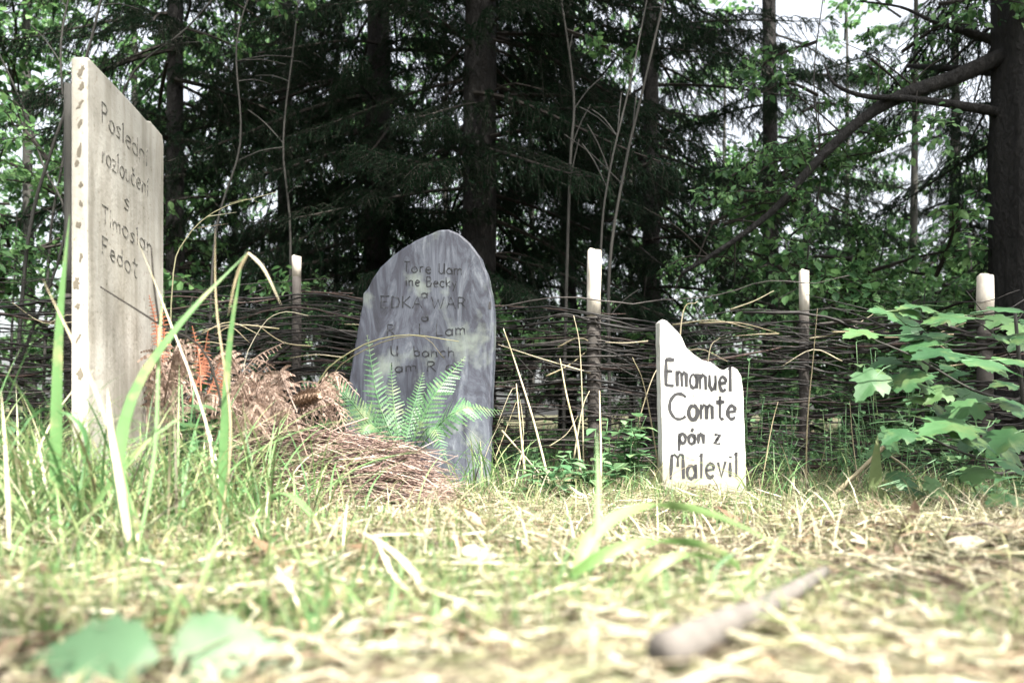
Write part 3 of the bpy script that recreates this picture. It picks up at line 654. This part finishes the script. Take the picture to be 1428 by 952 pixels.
base = (np.arange(N)*(2*(S+1)))[:, None] + (np.arange(S)*2)[None, :]
tag(npmesh('dry_straw', V, np.stack([base, base+1, base+3, base+2], -1).reshape(-1, 4), M['straw']), 'dry straw and dead grass lying flat over the clearing floor', 'straw', kind='stuff')
# short green grass, thicker towards the graves and the fence
x, y = wedge(40000, .55, 3.7, .8); p = patchy(x, y); keep = RNG.random(len(x)) < np.clip((p-.25)*1.6, 0, 1)*np.where(y < 1.3, .5, np.where(y < 2.0, .65, 1.0)); x, y = x[keep], y[keep]; N = len(x)
near = (x > .42) & (x < .82) & (y > 2.0) & (y < 2.56); hs_ = np.where(near, .45, 1.0)
pos = np.stack([x, y, gh(x, y)-.003], -1)
V, Fq = blades_np(pos, RNG.uniform(0, 6.28, N), hs_*RNG.uniform(.025, .11, N)*np.where(y > 2.0, 1.15, .75), RNG.uniform(.2, 1.2, N), RNG.uniform(.0015, .0038, N))
tag(npmesh('grass', V, Fq, M['grass']), 'short green grass around the graves and along the fence', 'grass', kind='stuff')
# taller fine grass at the left, over the foot of the board and the heap
x = RNG.uniform(-1.45, -.38, 2600); y = RNG.uniform(1.12, 1.95, 2600); keep = RNG.random(2600) < np.clip(1.25 - np.abs(x/y+.56)*1.7, 0, 1)*(x/y < -.31)*np.clip(patchy(x, y, 2.1)+.25, 0, 1); x, y = x[keep], y[keep]; N = len(x)
V, Fq = blades_np(np.stack([x, y, gh(x, y)-.003], -1), RNG.uniform(0, 6.28, N), RNG.uniform(.08, .30, N), RNG.uniform(.15, 1.1, N), RNG.uniform(.0014, .0034, N), 6)
tag(npmesh('tall_grass', V, Fq, M['grass']), 'tangle of tall fine grass around the cream board and the brushwood heap', 'grass', kind='stuff')
# pale standing dead grass among it
x, y = wedge(7000, .9, 3.6, .7); keep = ~((x > .42) & (x < .82) & (y > 1.9) & (y < 2.56)); x, y = x[keep], y[keep]; N = len(x); pos = np.stack([x, y, gh(x, y)-.003], -1)
V, Fq = blades_np(pos, RNG.uniform(0, 6.28, N), RNG.uniform(.03, .14, N), RNG.uniform(.5, 1.5, N), RNG.uniform(.0012, .003, N))
tag(npmesh('dead_grass', V, Fq, M['straw']), 'thin standing dead grass mixed with the green', 'grass', kind='stuff')
# scraps of brown leaf and bark
mb = MB()
for k in range(520):                                      # bits of dark twig among the straw
    d = .42*(2.6/.42)**random.random(); x = random.uniform(-.7, .7)*d; an = random.uniform(0, 6.28); l = random.uniform(.02, .09); q = G(x, d, random.uniform(.006, .028))
    mb.tube([q, q + Vector((math.cos(an)*l*.5, math.sin(an)*l*.5, random.uniform(-.004, .008))), q + Vector((math.cos(an+.25)*l, math.sin(an+.25)*l, 0))], [.0014, .0016, .0008], 4)
for k in range(190):                                      # larger dead leaves
    d = .75*(2.4/.75)**random.random(); x = random.uniform(-.7, .7)*d; l = random.uniform(.03, .06); an = random.uniform(0, 6.28)
    mb.leaf(G(x, d, random.uniform(.006, .022)), (math.cos(an), math.sin(an), random.uniform(-.1, .35)), (random.uniform(-.5, .5), random.uniform(-.6, .3), 1), l, l*random.uniform(.45, .7), random.uniform(-.5, .6), random.uniform(-.2, .5), 6, .15)
for k in range(2600):
    d = .4*(3.4/.4)**random.random(); x = random.uniform(-.72, .72)*d; l = random.uniform(.008, .034)
    an = random.uniform(0, 6.28); mb.leaf(G(x, d, random.uniform(.003, .014)), (math.cos(an), math.sin(an), random.uniform(-.2, .3)), (random.uniform(-.4, .4), random.uniform(-.4, .4), 1), l, l*random.uniform(.35, .7), random.uniform(-.4, .5), .3, 3)
tag(mb.build('leaf_litter', M['litter']), 'small brown scraps of leaf and bark in the straw', 'leaf litter', kind='stuff')
# forest-floor herbs behind the fence
x = RNG.uniform(-7, 7, 9000); y = RNG.uniform(3.6, 11, 9000); pos = np.stack([x, y, gh(x, y)], -1); N = len(x)
V, Fq = blades_np(pos, RNG.uniform(0, 6.28, N), RNG.uniform(.08, .35, N), RNG.uniform(.3, 1.1, N), RNG.uniform(.006, .02, N))
tag(npmesh('undergrowth', V, Fq, M['broad']), 'low dark undergrowth on the forest floor behind the fence', 'undergrowth', kind='stuff')

# ------------------------------------------------------------------ grass tufts in front (each leaf its own part)
def tuft(px, d, lab, n=0, h=(.1, .3), spread=.05, mat='grass_near', wid=(.003, .006), explicit=(), lean=(.3, 1.1), group='grass tufts in the clearing', dirb=None, name='grass_tuft', cat='grass'):
    b = GP(px, d); t = thing(name, lab, cat, b, group)
    for pl, w_, mt in explicit:
        pts = smooth([P(*q) for q in pl], 14); mb = MB(); mb.blade(pts, w_, (1, .25, 0)); mb.build('blade', M[mt], t, True)
    for k in range(n):
        an = random.uniform(0, 6.28) if dirb is None else random.gauss(dirb, .7); H = random.uniform(*h); le = random.uniform(*lean)
        p0 = b + Vector((random.gauss(0, spread), random.gauss(0, spread), -.004)); p0.z = float(gh(p0.x, p0.y)) - .004
        dv_ = Vector((math.cos(an), math.sin(an), 0))
        pts = [p0 + dv_*H*le*t_**1.7 + Vector((0, 0, H*(t_ - .42*le*t_**2.3))) for t_ in [i/9 for i in range(10)]]
        for q in pts: q.z = max(q.z, float(gh(q.x, q.y)) + .002) if q is not pts[0] else q.z
        mb = MB(); mb.blade(pts, random.uniform(*wid), (-math.sin(an), math.cos(an), .3)); mb.build('blade', M[mat] if random.random() < .72 else M['straw'], t, True)
    return t
tuft(95, 1.15, 'big grass tuft at the left whose tallest blade overlaps the cream board edge', 34, (.12, .30), .06, explicit=[
    ([(76,760,1.15),(78,600,1.15),(83,450,1.15),(97,300,1.15)], .018, 'grass_near'),
    ([(185,795,.95),(172,690,.98),(140,560,1.0),(60,390,1.05)], .009, 'drystalk'),
    ([(60,770,1.1),(20,700,1.1),(-30,640,1.1)], .012, 'grass_near'),
    ([(90,770,1.1),(180,640,1.1),(280,560,1.15)], .008, 'grass_near'),
    ([(80,770,1.1),(120,650,1.15),(110,590,1.15),(50,575,1.15),(-20,690,1.1)], .008, 'grass_near')])
tuft(180, 1.0, 'pale thick-stemmed grass tuft in front of the cream board', 26, (.10, .26), .05, explicit=[
    ([(186,800,.95),(176,720,.97),(165,640,1.0),(190,540,1.02),(260,440,1.05),(346,352,1.1)], .018, 'grass_near'),
    ([(186,800,.95),(170,690,.95),(155,600,.97),(150,540,1.0)], .010, 'drystalk'),
    ([(346,352,1.1),(368,375,1.1),(392,425,1.1)], .004, 'drystalk'), ([(346,352,1.1),(330,385,1.1),(318,440,1.1)], .004, 'drystalk'),
    ([(186,795,.95),(215,640,1.0),(222,480,1.05),(228,400,1.1)], .005, 'grass_near')])
tuft(318, 1.2, 'grass tuft with one tall bent green blade before the dead bracken', 24, (.10, .24), .06, explicit=[
    ([(308,755,1.2),(312,620,1.2),(320,480,1.2),(338,362,1.2)], .014, 'grass_near'),
    ([(305,752,1.2),(322,600,1.2),(302,430,1.2),(300,318,1.2)], .004, 'drystalk'),
    ([(300,750,1.2),(290,600,1.25),(230,430,1.3),(190,330,1.3)], .004, 'drystalk')])
for px, d, lab, n_, hh in [(20,1.5,'grass tuft at the left edge beside the cream board',60,(.12,.36)), (240,1.45,'leafy grass tuft at the foot of the cream board',80,(.12,.36)),
        (360,1.55,'grass tuft spilling over the left end of the brushwood heap',70,(.10,.30)), (300,1.35,'low grass tuft in front of the dead bracken',70,(.06,.2)),
        (130,1.35,'dense grass tuft below the near corner of the cream board',80,(.10,.32)), (680,2.3,'wispy grass tuft at the right foot of the headstone',60,(.10,.30)),
        (1080,2.35,'grass tuft just right of the white slab',46,(.08,.26)), (1180,2.4,'grass tuft below the propped pale stick',46,(.08,.26)),
        (905,2.35,'grass tuft at the left foot of the white slab',18,(.06,.2)), (1290,2.4,'thin grass tuft in the shade by the broad-leaved sapling',22,(.06,.18))]:
    tuft(px, d, lab, n_, hh, .09 if d < 2 else .07, wid=(.003, .006))
for px, d, lab, n_, hh in [(60,1.38,'tall dense grass tuft left of the pale thick-stemmed one',60,(.14,.40)), (205,1.3,'tall tangled tuft hiding the lower part of the cream board',70,(.12,.38)), (400,1.75,'dry tuft leaning over the brushwood heap from the left',50,(.08,.26)), (440,1.62,'short tuft at the front of the brushwood heap',36,(.05,.14)), (640,1.85,'short tuft at the right end of the brushwood heap',30,(.05,.16))]:
    tuft(px, d, lab, n_, hh, .10, wid=(.0025, .0055))
# arching blades in the near right foreground
tuft(820, .82, 'arching blurred grass in the foreground below the white slab', 0, explicit=[
    ([(800,835,.8),(812,770,.82),(850,725,.85),(915,703,.88),(1010,722,.9),(1140,790,.9)], .017, 'arc'),
    ([(770,830,.8),(820,785,.8),(890,757,.82),(970,757,.84),(1030,790,.86),(1020,850,.86)], .014, 'arc'),
    ([(812,835,.8),(830,760,.83),(834,690,.86),(832,600,.9)], .010, 'arc'),
    ([(870,850,.75),(900,800,.76),(960,772,.78),(1030,790,.8)], .014, 'arc')])
tuft(1010, .72, 'darker bent grass stem in the foreground right of the arching grass', 0, explicit=[
    ([(1000,850,.72),(1030,820,.74),(1070,780,.76),(1098,735,.78)], .010, 'grass'),
    ([(1000,850,.72),(992,830,.72),(1000,790,.74),(1040,760,.76)], .008, 'grass')])
tuft(560, .78, 'two pale straws crossing in the middle foreground', 0, mat='straw', explicit=[
    ([(600,842,.75),(570,790,.78),(530,755,.8),(490,735,.82)], .008, 'drystalk'), ([(590,846,.75),(548,800,.77),(520,740,.8)], .006, 'drystalk')])
tuft(400, 1.2, 'short folded green blade lying in front of the brushwood heap', 0, explicit=[
    ([(350,735,1.25),(375,695,1.25),(405,690,1.2),(440,725,1.15),(450,760,1.12)], .016, 'grass_near')])
tuft(280, .72, 'thin olive stem leaning in the left foreground', 0, explicit=[([(270,850,.72),(290,790,.74),(318,715,.78)], .006, 'grass')])
tuft(1330, .82, 'long blade lying flat in the right foreground', 0, explicit=[([(1290,836,.8),(1350,842,.8),(1410,850,.8)], .012, 'grass_near'), ([(1290,836,.8),(1200,800,.85),(1120,775,.9)], .006, 'grass_near')])
# dry stalks against the fence
def stalks(lab, lines, mat='drystalk'):
    t = thing('dry_stalks', lab, 'dry stalk', GP(lines[0][0][0][0], lines[0][0][0][2]), 'dry stalks before the fence')
    for pl, w_ in lines:
        pts = smooth([P(*q) for q in pl], 14); mb = MB(); mb.tube(pts, [lerp(w_, w_*.35, i/14) for i in range(15)], 5); mb.build('stalk', M[mat], t, True)
stalks('bent dry stalks between the grey headstone and the middle fence post', [
    ([(770,690,2.3),(745,590,2.35),(720,510,2.4),(702,458,2.4)], .0045), ([(735,690,2.3),(726,600,2.35),(720,535,2.4)], .005),
    ([(715,690,2.3),(730,610,2.4),(718,540,2.4),(690,600,2.4)], .002), ([(700,600,2.4),(760,670,2.3),(775,700,2.25)], .003), ([(690,640,2.4),(720,560,2.45)], .002)])
stalks('tall dry stalks in front of the middle fence post', [
    ([(812,705,2.2),(806,620,2.25),(790,550,2.3),(781,500,2.35)], .005), ([(814,660,2.5),(812,560,2.5),(808,480,2.5),(800,440,2.5)], .003),
    ([(836,725,2.1),(838,640,2.1),(836,545,2.2)], .0055), ([(800,640,2.4),(812,570,2.4),(822,545,2.4)], .003), ([(766,622,2.6),(790,605,2.6),(806,580,2.6)], .002)])
stalks('dry stalks crossing behind the white slab', [
    ([(945,668,2.8),(950,450,2.8),(973,420,2.8)], .004), ([(985,660,2.8),(988,500,2.8),(1004,470,2.8)], .003), ([(870,660,2.75),(905,540,2.75),(925,500,2.8)], .003),
    ([(925,690,2.6),(900,545,2.6),(882,498,2.6)], .003)])
stalks('thin grass stalks arching in front of the grey headstone', [
    ([(440,690,2.2),(440,545,2.2),(490,490,2.2),(560,467,2.2),(640,476,2.2)], .003), ([(436,690,2.2),(455,540,2.2),(510,487,2.2),(585,468,2.2),(620,500,2.2)], .002),
    ([(380,600,2.3),(340,520,2.3),(365,455,2.3),(395,435,2.3),(430,440,2.3)], .002)], 'straw')
stalks('feathery seed stalk beside the cream board', [
    ([(235,650,2.3),(240,400,2.3),(258,335,2.3),(305,292,2.3),(385,268,2.3)], .0025), ([(290,302,2.3),(330,296,2.3)], .0015), ([(275,318,2.3),(318,312,2.3)], .0015), ([(320,284,2.3),(345,278,2.35),(368,285,2.35)], .0012)], 'straw')
stalks('thin pale stalks standing right of the white slab', [
    ([(1124,690,2.5),(1126,590,2.5),(1134,500,2.5),(1140,430,2.5)], .003), ([(1060,690,2.5),(1075,600,2.5),(1085,560,2.5)], .0025), ([(1200,690,2.5),(1190,620,2.5),(1185,560,2.5)], .0022)])

# ------------------------------------------------------------------ fern, dead bracken, cone, heap
def frond(parent, pts, L, wmax, mat, curl=0.0, name='frond', nseg=26):
    pts = smooth(pts, nseg); mb = MB(); mb.tube(pts, [lerp(.0022, .0007, i/nseg) for i in range(nseg+1)], 4)
    for i in range(3, nseg+1):
        t = i/nseg; tg = (pts[i] - pts[i-1]).normalized(); sd = tg.cross(Vector((0, -.75, .66)))
        sd = sd.normalized(); nn = sd.cross(tg)
        w_ = wmax*min(1, (t-.06)*4.0)*(1.03-t)**.75*random.uniform(.75, 1.12); tg = (tg + Vector((random.gauss(0, .12), random.gauss(0, .12), random.gauss(0, .12)))).normalized()
        for s_ in (-1, 1):
            base = pts[i]; dr = (sd*s_ + tg*.55 - nn*(.15 + curl*random.uniform(0, 1.2))).normalized(); m = 7
            # pinna: toothed blade
            ax = [base + dr*w_*q/m - nn*w_*.12*(q/m)**2 + Vector((0, 0, -curl*w_*.5*(q/m)**2)) for q in range(m+1)]
            vs, fs = [], []
            for q in range(m):
                a_, b_ = ax[q], ax[q+1]; hw = w_*.115*(1-q/m)**.6 + .0006; pr = tg*hw
                vs_ = [a_, b_, a_.lerp(b_, .75) + pr, a_.lerp(b_, .15) + pr*.95, a_.lerp(b_, .75) - pr, a_.lerp(b_, .15) - pr*.95]; k = len(vs)
                vs += vs_; fs += [(k, k+1, k+2, k+3), (k, k+5, k+4, k+1)]
            mb.add(vs, fs)
    return mb.build(name, mat, parent)
b = GP(565, 2.33); t = thing('fern', 'green fern growing at the foot of the grey headstone', 'fern', b)
def fr(tip, mid, base, w_): frond(t, [P(*base), P(*mid), P(*tip)], 0, w_, M['fern'])
B0 = (560, 640, 2.33)
fr((512,468,2.42), (528,560,2.36), B0, .075); fr((648,498,2.42), (603,555,2.32), (566,640,2.33), .085); fr((452,520,2.28), (495,566,2.28), (550,640,2.33), .08)
fr((700,572,2.3), (635,574,2.2), (570,640,2.33), .09); fr((590,520,2.45), (575,575,2.4), B0, .06); fr((498,622,2.15), (520,592,2.2), B0, .06)
fr((622,640,2.1), (600,595,2.2), (568,640,2.33), .06); fr((545,508,2.5), (550,570,2.42), B0, .06); fr((470,575,2.4), (510,575,2.36), B0, .06)
b = GP(270, 1.95); t = thing('dead_bracken', 'heap of curled brown dead bracken beside the cream board', 'bracken', b)
random.seed(5)
for k in range(52):
    bx, by = random.uniform(195, 440), random.uniform(560, 650); d = random.uniform(1.8, 2.25)
    tx = bx + random.uniform(-60, 70); ty = random.uniform(480, 570) if tx < 330 else random.uniform(530, 590)
    frond(t, [P(bx, by, d), P(lerp(bx, tx, .5)+random.uniform(-15, 15), min(by, ty)-10, d+random.uniform(-.06, .06)), P(tx+random.uniform(-10, 30), ty+random.uniform(0, 30), d-random.uniform(0, .15))], 0, random.uniform(.05, .085), M['deadfern'], .9, nseg=18)
for k, (bx, by, tx, ty) in enumerate([(265,560,290,462),(285,560,310,480),(280,545,268,455),(290,570,318,505),(220,500,208,412),(225,520,225,420)]):
    frond(t, [P(bx, by, 1.85), P((bx+tx)/2+4, (by+ty)/2, 1.86), P(tx, ty, 1.84)], 0, .03, M['redfern'], .6, nseg=18)
for pl, w_ in [([(375,600,2.2),(345,540,2.15),(372,508,2.1),(350,500,2.1)], .05), ([(400,600,2.2),(372,560,2.1),(420,532,2.05),(470,545,2.0)], .05), ([(330,600,2.1),(330,540,2.1),(355,500,2.1),(395,478,2.1)], .045), ([(430,610,2.2),(420,560,2.1),(450,540,2.1),(480,560,2.05)], .045)]:
    frond(t, [P(*q) for q in pl], 0, w_, M['deadfern'], .8, nseg=22)
t = thing('bare_twig', 'dark bare twig leaning across the cream board', 'twig', GP(330, 1.5), 'loose twigs and sticks')
for pl, r in [([(330,690,1.5),(292,503,1.5),(222,452,1.5),(140,400,1.5)], .003), ([(222,452,1.5),(215,400,1.5),(211,345,1.5)], .0025), ([(258,480,1.5),(262,440,1.5),(268,415,1.5)], .002)]:
    mb = MB(); mb.tube(smooth([P(*q) for q in pl], 12), [lerp(r, r*.5, i/12) for i in range(13)], 5); mb.build('twig', M['twig'], t, True)
# pine cone
c0 = P(424, 556, 1.98); t = thing('pine_cone', 'brown pine cone lying on the dead bracken', 'cone', c0)
axv = Vector((.9, -.25, .25)).normalized(); u_ = axv.cross(Vector((0, 0, 1))).normalized(); v_ = axv.cross(u_)
mb = MB(); mb.tube([c0 + axv*lerp(-.04, .04, i/6) for i in range(7)], [.004,.010,.012,.012,.011,.008,.003], 8); mb.build('core', M['cone'], t)
for k in range(70):
    f = k/69; an = k*2.399; rad = .024*math.sin(math.pi*(.12+.8*f))**.7; od = u_*math.cos(an) + v_*math.sin(an); mb = MB()
    p = c0 + axv*lerp(-.036, .036, f) + od*rad*.35
    mb.leaf(p, od*.8 + axv*.55, axv, rad*.9+.004, .015, -.15, .3, 3); mb.build('scale', M['cone'], t)
# brushwood heap
random.seed(8)
hb = GP(505, 1.98); t = thing('brushwood_heap', 'long heap of dry reddish brushwood and needles in front of the fern', 'brushwood', hb)
ax0, ax1 = Vector((GP(355, 2.05).x, 2.06, 0)), Vector((GP(598, 1.92).x, 1.92, 0))
def heap_twig(core, th):
    f = random.random(); top = .165*(1-f)**.35*min(1, (f+.18)*4) + .03 if f < .96 else .04
    top = lerp(.235, .125, f)*min(1, (1.03-f)*7)
    rr = math.sqrt(random.random()) if core else lerp(.75, 1.05, random.random()); an = random.uniform(0, math.pi)
    c = ax0.lerp(ax1, f); c = Vector((c.x, c.y + math.cos(an)*rr*.15, 0)); z = math.sin(an)*rr*top + .008
    L = random.uniform(.06, .26); yaw = random.gauss(0.0, .6); pit = random.gauss(-.12, .26)
    dr = Vector((math.cos(yaw)*math.cos(pit), math.sin(yaw)*math.cos(pit), math.sin(pit))); g0 = float(gh(c.x, c.y))
    pts = []
    for q in (-.5, 0, .5):
        p = c + dr*L*q + Vector((0, 0, g0 + z - .12*L*abs(q))); p.z = max(p.z, float(gh(p.x, p.y)) + .003); pts.append(p)
    return smooth(pts, 3 if core else 5), th
mb = MB()
for k in range(3600):
    pts, th = heap_twig(True, random.uniform(.0006, .0016)); mb.tube(pts, [th, th*1.1, th, th*.5], 3, False)
tag(mb.build('brushwood_mass', M['brush'], t), kind='stuff')
for k in range(150):
    pts, th = heap_twig(False, random.uniform(.0012, .0034)); mb = MB(); mb.tube(pts, [th*lerp(1, .6, i/5) for i in range(6)], 5); mb.build('twig', M['brush'], t)
# ------------------------------------------------------------------ leafy herbs
def herb(px, d, lab, stems, leaf, n, spread, h, mat='herb', name='leafy_plant', group='leafy plants by the graves'):
    b = GP(px, d); t = thing(name, lab, 'plant', b, group)
    for s_ in range(stems):
        p0 = b + Vector((random.gauss(0, spread*.5), random.gauss(0, spread*.35), 0)); p0.z = float(gh(p0.x, p0.y)) - .004
        tip = p0 + Vector((random.gauss(0, spread*.5), random.gauss(0, spread*.4), random.uniform(*h)))
        pts = smooth([p0, p0.lerp(tip, .5) + Vector((random.uniform(-.01, .01), 0, .01)), tip], 6); mb = MB(); mb.tube(pts, .0016, 4); mb.build('stem', M['herb'], t, True)
        for k in range(n):
            q = pts[max(2, min(6, int(lerp(2, 7, k/n))))]; an = k*2.4 + random.uniform(-.4, .4); l = random.uniform(*leaf)
            mb = MB(); mb.leaf(q, (math.cos(an), math.sin(an), random.uniform(-.1, .45)), (0, 0, 1), l, l*random.uniform(.6, .75), random.uniform(.1, .4), .18, 7, .12); mb.build('leaf', M[mat], t, True)
herb(800, 2.2, 'low pale-green leafy plant between the dry stalks and the white slab', 18, (.035, .07), 7, .11, (.05, .14))
herb(870, 2.4, 'taller leafy plant against the left side of the white slab', 15, (.03, .065), 8, .09, (.10, .24))
herb(1100, 2.75, 'small round-leaved plant under the fence right of the white slab', 12, (.015, .026), 11, .10, (.10, .30))
herb(1180, 2.7, 'bushy round-leaved plant behind the propped stick', 16, (.015, .026), 12, .10, (.10, .30))
herb(25, 1.75, 'small leafy plant in the grass at the left edge', 6, (.03, .06), 6, .07, (.08, .2))
herb(275, 1.5, 'few pale leaves standing in front of the dead bracken', 5, (.04, .065), 4, .04, (.16, .28))
herb(1340, 2.5, 'dark leafy plant against the fence under the broad-leaved sapling', 14, (.03, .06), 9, .12, (.08, .36))
herb(1250, 2.85, 'leafy climber tangled in the fence left of the right-hand post', 14, (.025, .05), 9, .12, (.15, .55))
herb(1050, 2.9, 'thin leafy climber in the fence just right of the white slab', 9, (.02, .04), 8, .10, (.15, .5))
herb(1400, 2.2, 'low leafy plant at the foot of the broad-leaved sapling', 6, (.04, .07), 6, .08, (.03, .10))
# broad-leaved sapling on the right
random.seed(21)
b = GP(1440, 2.05); t = thing('sycamore_sapling', 'broad-leaved sapling reaching in from the right edge over the fence', 'sapling', b)
def S(pl, r):
    pts = smooth([P(*q) for q in pl], 14); mb = MB(); mb.tube(pts, [lerp(r, r*.4, i/14) for i in range(15)], 6); mb.build('stem', M['stem'], t, True); return pts
mb = MB(); st = smooth([b + Vector((0, 0, -.04)), P(1436,640,2.05), P(1425,540,2.0), P(1415,430,2.0)], 14); mb.tube(st, [lerp(.008, .004, i/14) for i in range(15)], 7); mb.build('stem', M['stem'], t, True)
S([(1428,560,2.02),(1360,545,1.95),(1280,500,1.9),(1210,470,1.9)], .004); S([(1434,640,2.05),(1370,640,1.95),(1300,612,1.85),(1270,600,1.85)], .004); S([(1422,520,2.0),(1390,470,1.95),(1350,440,1.9)], .003)
for px, py, d, dx, dz, L, tw in [(1215,462,1.9,-1,-.15,.11,.4), (1250,440,1.95,-.6,.15,.10,.7), (1225,520,1.95,-.5,-.5,.12,.9), (1300,430,1.95,-.8,.1,.11,.4), (1345,440,1.9,-.9,-.1,.13,.35),
        (1385,430,1.9,.9,-.1,.12,.3), (1330,490,1.8,-1,-.1,.14,.35), (1345,500,1.75,1,-.25,.16,.3), (1395,500,1.8,1,-.2,.14,.3), (1300,470,1.95,-.9,.05,.11,.4), (1350,590,1.75,-1,-.1,.16,.35), (1330,600,1.75,.9,-.45,.13,.4),
        (1270,600,1.8,-1,-.25,.10,.5), (1390,640,1.75,.9,-.3,.13,.35), (1420,600,1.8,-.6,-.4,.12,.5), (1365,560,1.9,-.7,-.35,.11,.5), (1320,540,2.0,-.8,-.4,.10,.6), (1400,560,1.85,.8,-.4,.12,.4),
        (1290,520,2.0,-.7,-.3,.09,.6), (1415,690,1.7,-.9,-.1,.10,.3), (1410,470,1.9,.8,.1,.12,.4), (1270,480,1.95,.3,-.6,.10,.7), (1250,500,2.0,-.8,-.2,.09,.5), (1375,610,1.9,.5,-.3,.10,.5)] + [(random.uniform(1230, 1440), random.uniform(425, 690), random.uniform(1.85, 2.35), random.choice([-1, 1])*random.uniform(.3, 1), random.uniform(-.6, .2), random.uniform(.06, .12), random.uniform(.3, .9)) for _ in range(44)]:
    L *= .82; p = P(px, py, d); mb = MB(); dr = Vector((dx, random.uniform(-.5, .1), dz)).normalized(); up = Vector((random.uniform(-.2, .2), -tw, 1))
    nearest = min(st, key=lambda q: (q-p).length)
    mb.lobed(p, dr, up, L, L*.95, random.uniform(.2, .5)); lf = mb.build('leaf', M['maple'], t, True)
    pm = MB(); q0 = p - dr*.05 - Vector((0, 0, .015)); pm.tube(smooth([q0.lerp(nearest, .25), q0, p + dr*L*.12], 6), .0014, 4); pm.build('leaf_stalk', M['herb'], lf)
# foreground plant bottom left
b = GP(280, .60); t = thing('leafy_plant', 'broad blurred green leaves close up at the bottom left', 'plant', b, 'leafy plants by the graves')
for px, py, d, dx, dy, dz, L, tw in [(238,898,.51,1,-.1,.05,.066,2.0), (222,915,.49,-1,-.1,.06,.078,1.8), (340,925,.52,1,0,.1,.045,1.4), (245,948,.49,.8,-.2,.03,.055,1.0), (120,930,.53,-1,0,.1,.05,1.4), (150,905,.56,-.5,.2,.1,.05,1.2)]:
    mb = MB(); mb.leaf(P(px, py, d), (dx, dy, dz), (0, -tw, 1), L, L*.66, .25, .25, 10, .16); mb.build('leaf', M['nearleaf'], t, True)
for px in (235, 120, 320):
    mb = MB(); mb.tube(smooth([GP(px, .57, -.004), P(px+8, 930, .56), P(px+12, 915, .57)], 6), .0015, 5); mb.build('stem', M['herb'], t, True)

# ------------------------------------------------------------------ sticks and fallen leaves
def stick(lab, pl, r, mat='stem', r1=None, ground=False, name='stick'):
    pts = smooth([(GP(q[0], q[1], r*.8+(.023 if r > .01 else .014)) if ground else P(*q)) for q in pl], 14); t = MB()
    t.tube(pts, [lerp(r, r1 or r*.5, i/14) for i in range(15)], 8, True, .08); o = t.build(name, M[mat], None, True, loc=pts[0].copy())
    return tag(o, lab, 'stick', 'loose twigs and sticks')
stick('thick blurred grey stick lying in the right foreground', [(930,.43),(1005,.50),(1078,.60),(1150,.80)], .0125, 'greystick', .006, True)
stick('pale stick propped diagonally right of the white slab', [(1150,702,2.25),(1200,655,2.25),(1252,603,2.25)], .007, 'drystalk', .006)
stick('long thin pale stick lying towards the right edge', [(1236,684,2.2),(1285,690,2.15),(1340,712,2.0),(1440,760,1.8)], .0035, 'drystalk')
stick('short forked twig right of the propped stick', [(1235,632,2.3),(1262,650,2.3),(1278,668,2.3)], .004, 'drystalk', .002)
stick('short dark twig lying among straw at right', [(1145,1.55),(1200,1.5),(1260,1.42)], .004, 'twig', .003, True)
stick('brown twig lying below the white slab', [(860,1.75),(930,1.68),(1000,1.66)], .004, 'twig', .002, True)
stick('thin brown stick lying in the middle foreground', [(500,.70),(560,.66),(640,.64)], .0028, 'brush', .002, True)
tf2 = thing('upright_leaf', 'single upright yellow-green leaf beside the propped stick', 'leaf', GP(1221, 2.2))
mb = MB(); mb.blade(smooth([P(1224,712,2.2), P(1221,680,2.18), P(1222,640,2.17), P(1224,606,2.2)], 10), .045, (1, .1, 0)); mb.build('blade', M['grass_near'], tf2, True)
def fallen(px, d, L, W, an, lab, mat='litter', tilt=.15, curl=.3):
    p = GP(px, d, .012); mb = MB(); mb.leaf(p, (math.cos(an), math.sin(an), tilt), (.1, -.3, 1), L, W, curl, .25, 8, .08)
    o = mb.build('fallen_leaf', M[mat], None, True, loc=p.copy()); tag(o, lab, 'leaf', 'fallen leaves in the straw')
for a_ in [(640,.98,.055,.045,.2,'bleached pale leaf standing out in the middle of the straw','pale',.3,.3), (470,.62,.06,.04,.1,'pale leaf lying near the bottom centre','pale',.05,.2),
           (560,.59,.05,.035,-.2,'second pale leaf at the bottom centre, right of the first','pale',.05,.2), (340,.80,.022,.014,.6,'small rust-brown leaf in the left foreground','rust',.5,.4),
           (520,.70,.03,.02,1.0,'brown curled leaf in the centre foreground','litter',.3,.5), (1215,.80,.045,.025,.1,'rust-brown leaf in the right foreground','rust',.0,.2),
           (1110,1.0,.045,.025,.3,'pinkish dry leaf behind the dark grass stem','litter',.0,.2), (720,1.45,.05,.03,.4,'dry leaf in the straw in front of the dry stalks','litter',.2,.4),
           (830,1.9,.05,.035,.1,'brown leaf under the dry stalks left of the white slab','litter',.3,.4), (60,1.0,.05,.03,2.4,'brown leaf in the straw at the left edge','litter',.2,.3),
           (1350,1.0,.06,.04,.5,'pale leaf in the straw near the right edge','pale',.2,.3), (1247,2.22,.06,.04,1.2,'curled pinkish leaf at the foot of the propped stick','litter',.8,.5)]:
    if 'pale' not in M:
        M['pale'] = leafmat('bleached_leaf', [(.34,.31,.25), (.44,.41,.35)], .25); M['rust'] = leafmat('rust_leaf', [(.22,.09,.05), (.34,.16,.09)], .2)
    fallen(*a_)
scene.render.engine = 'CYCLES'
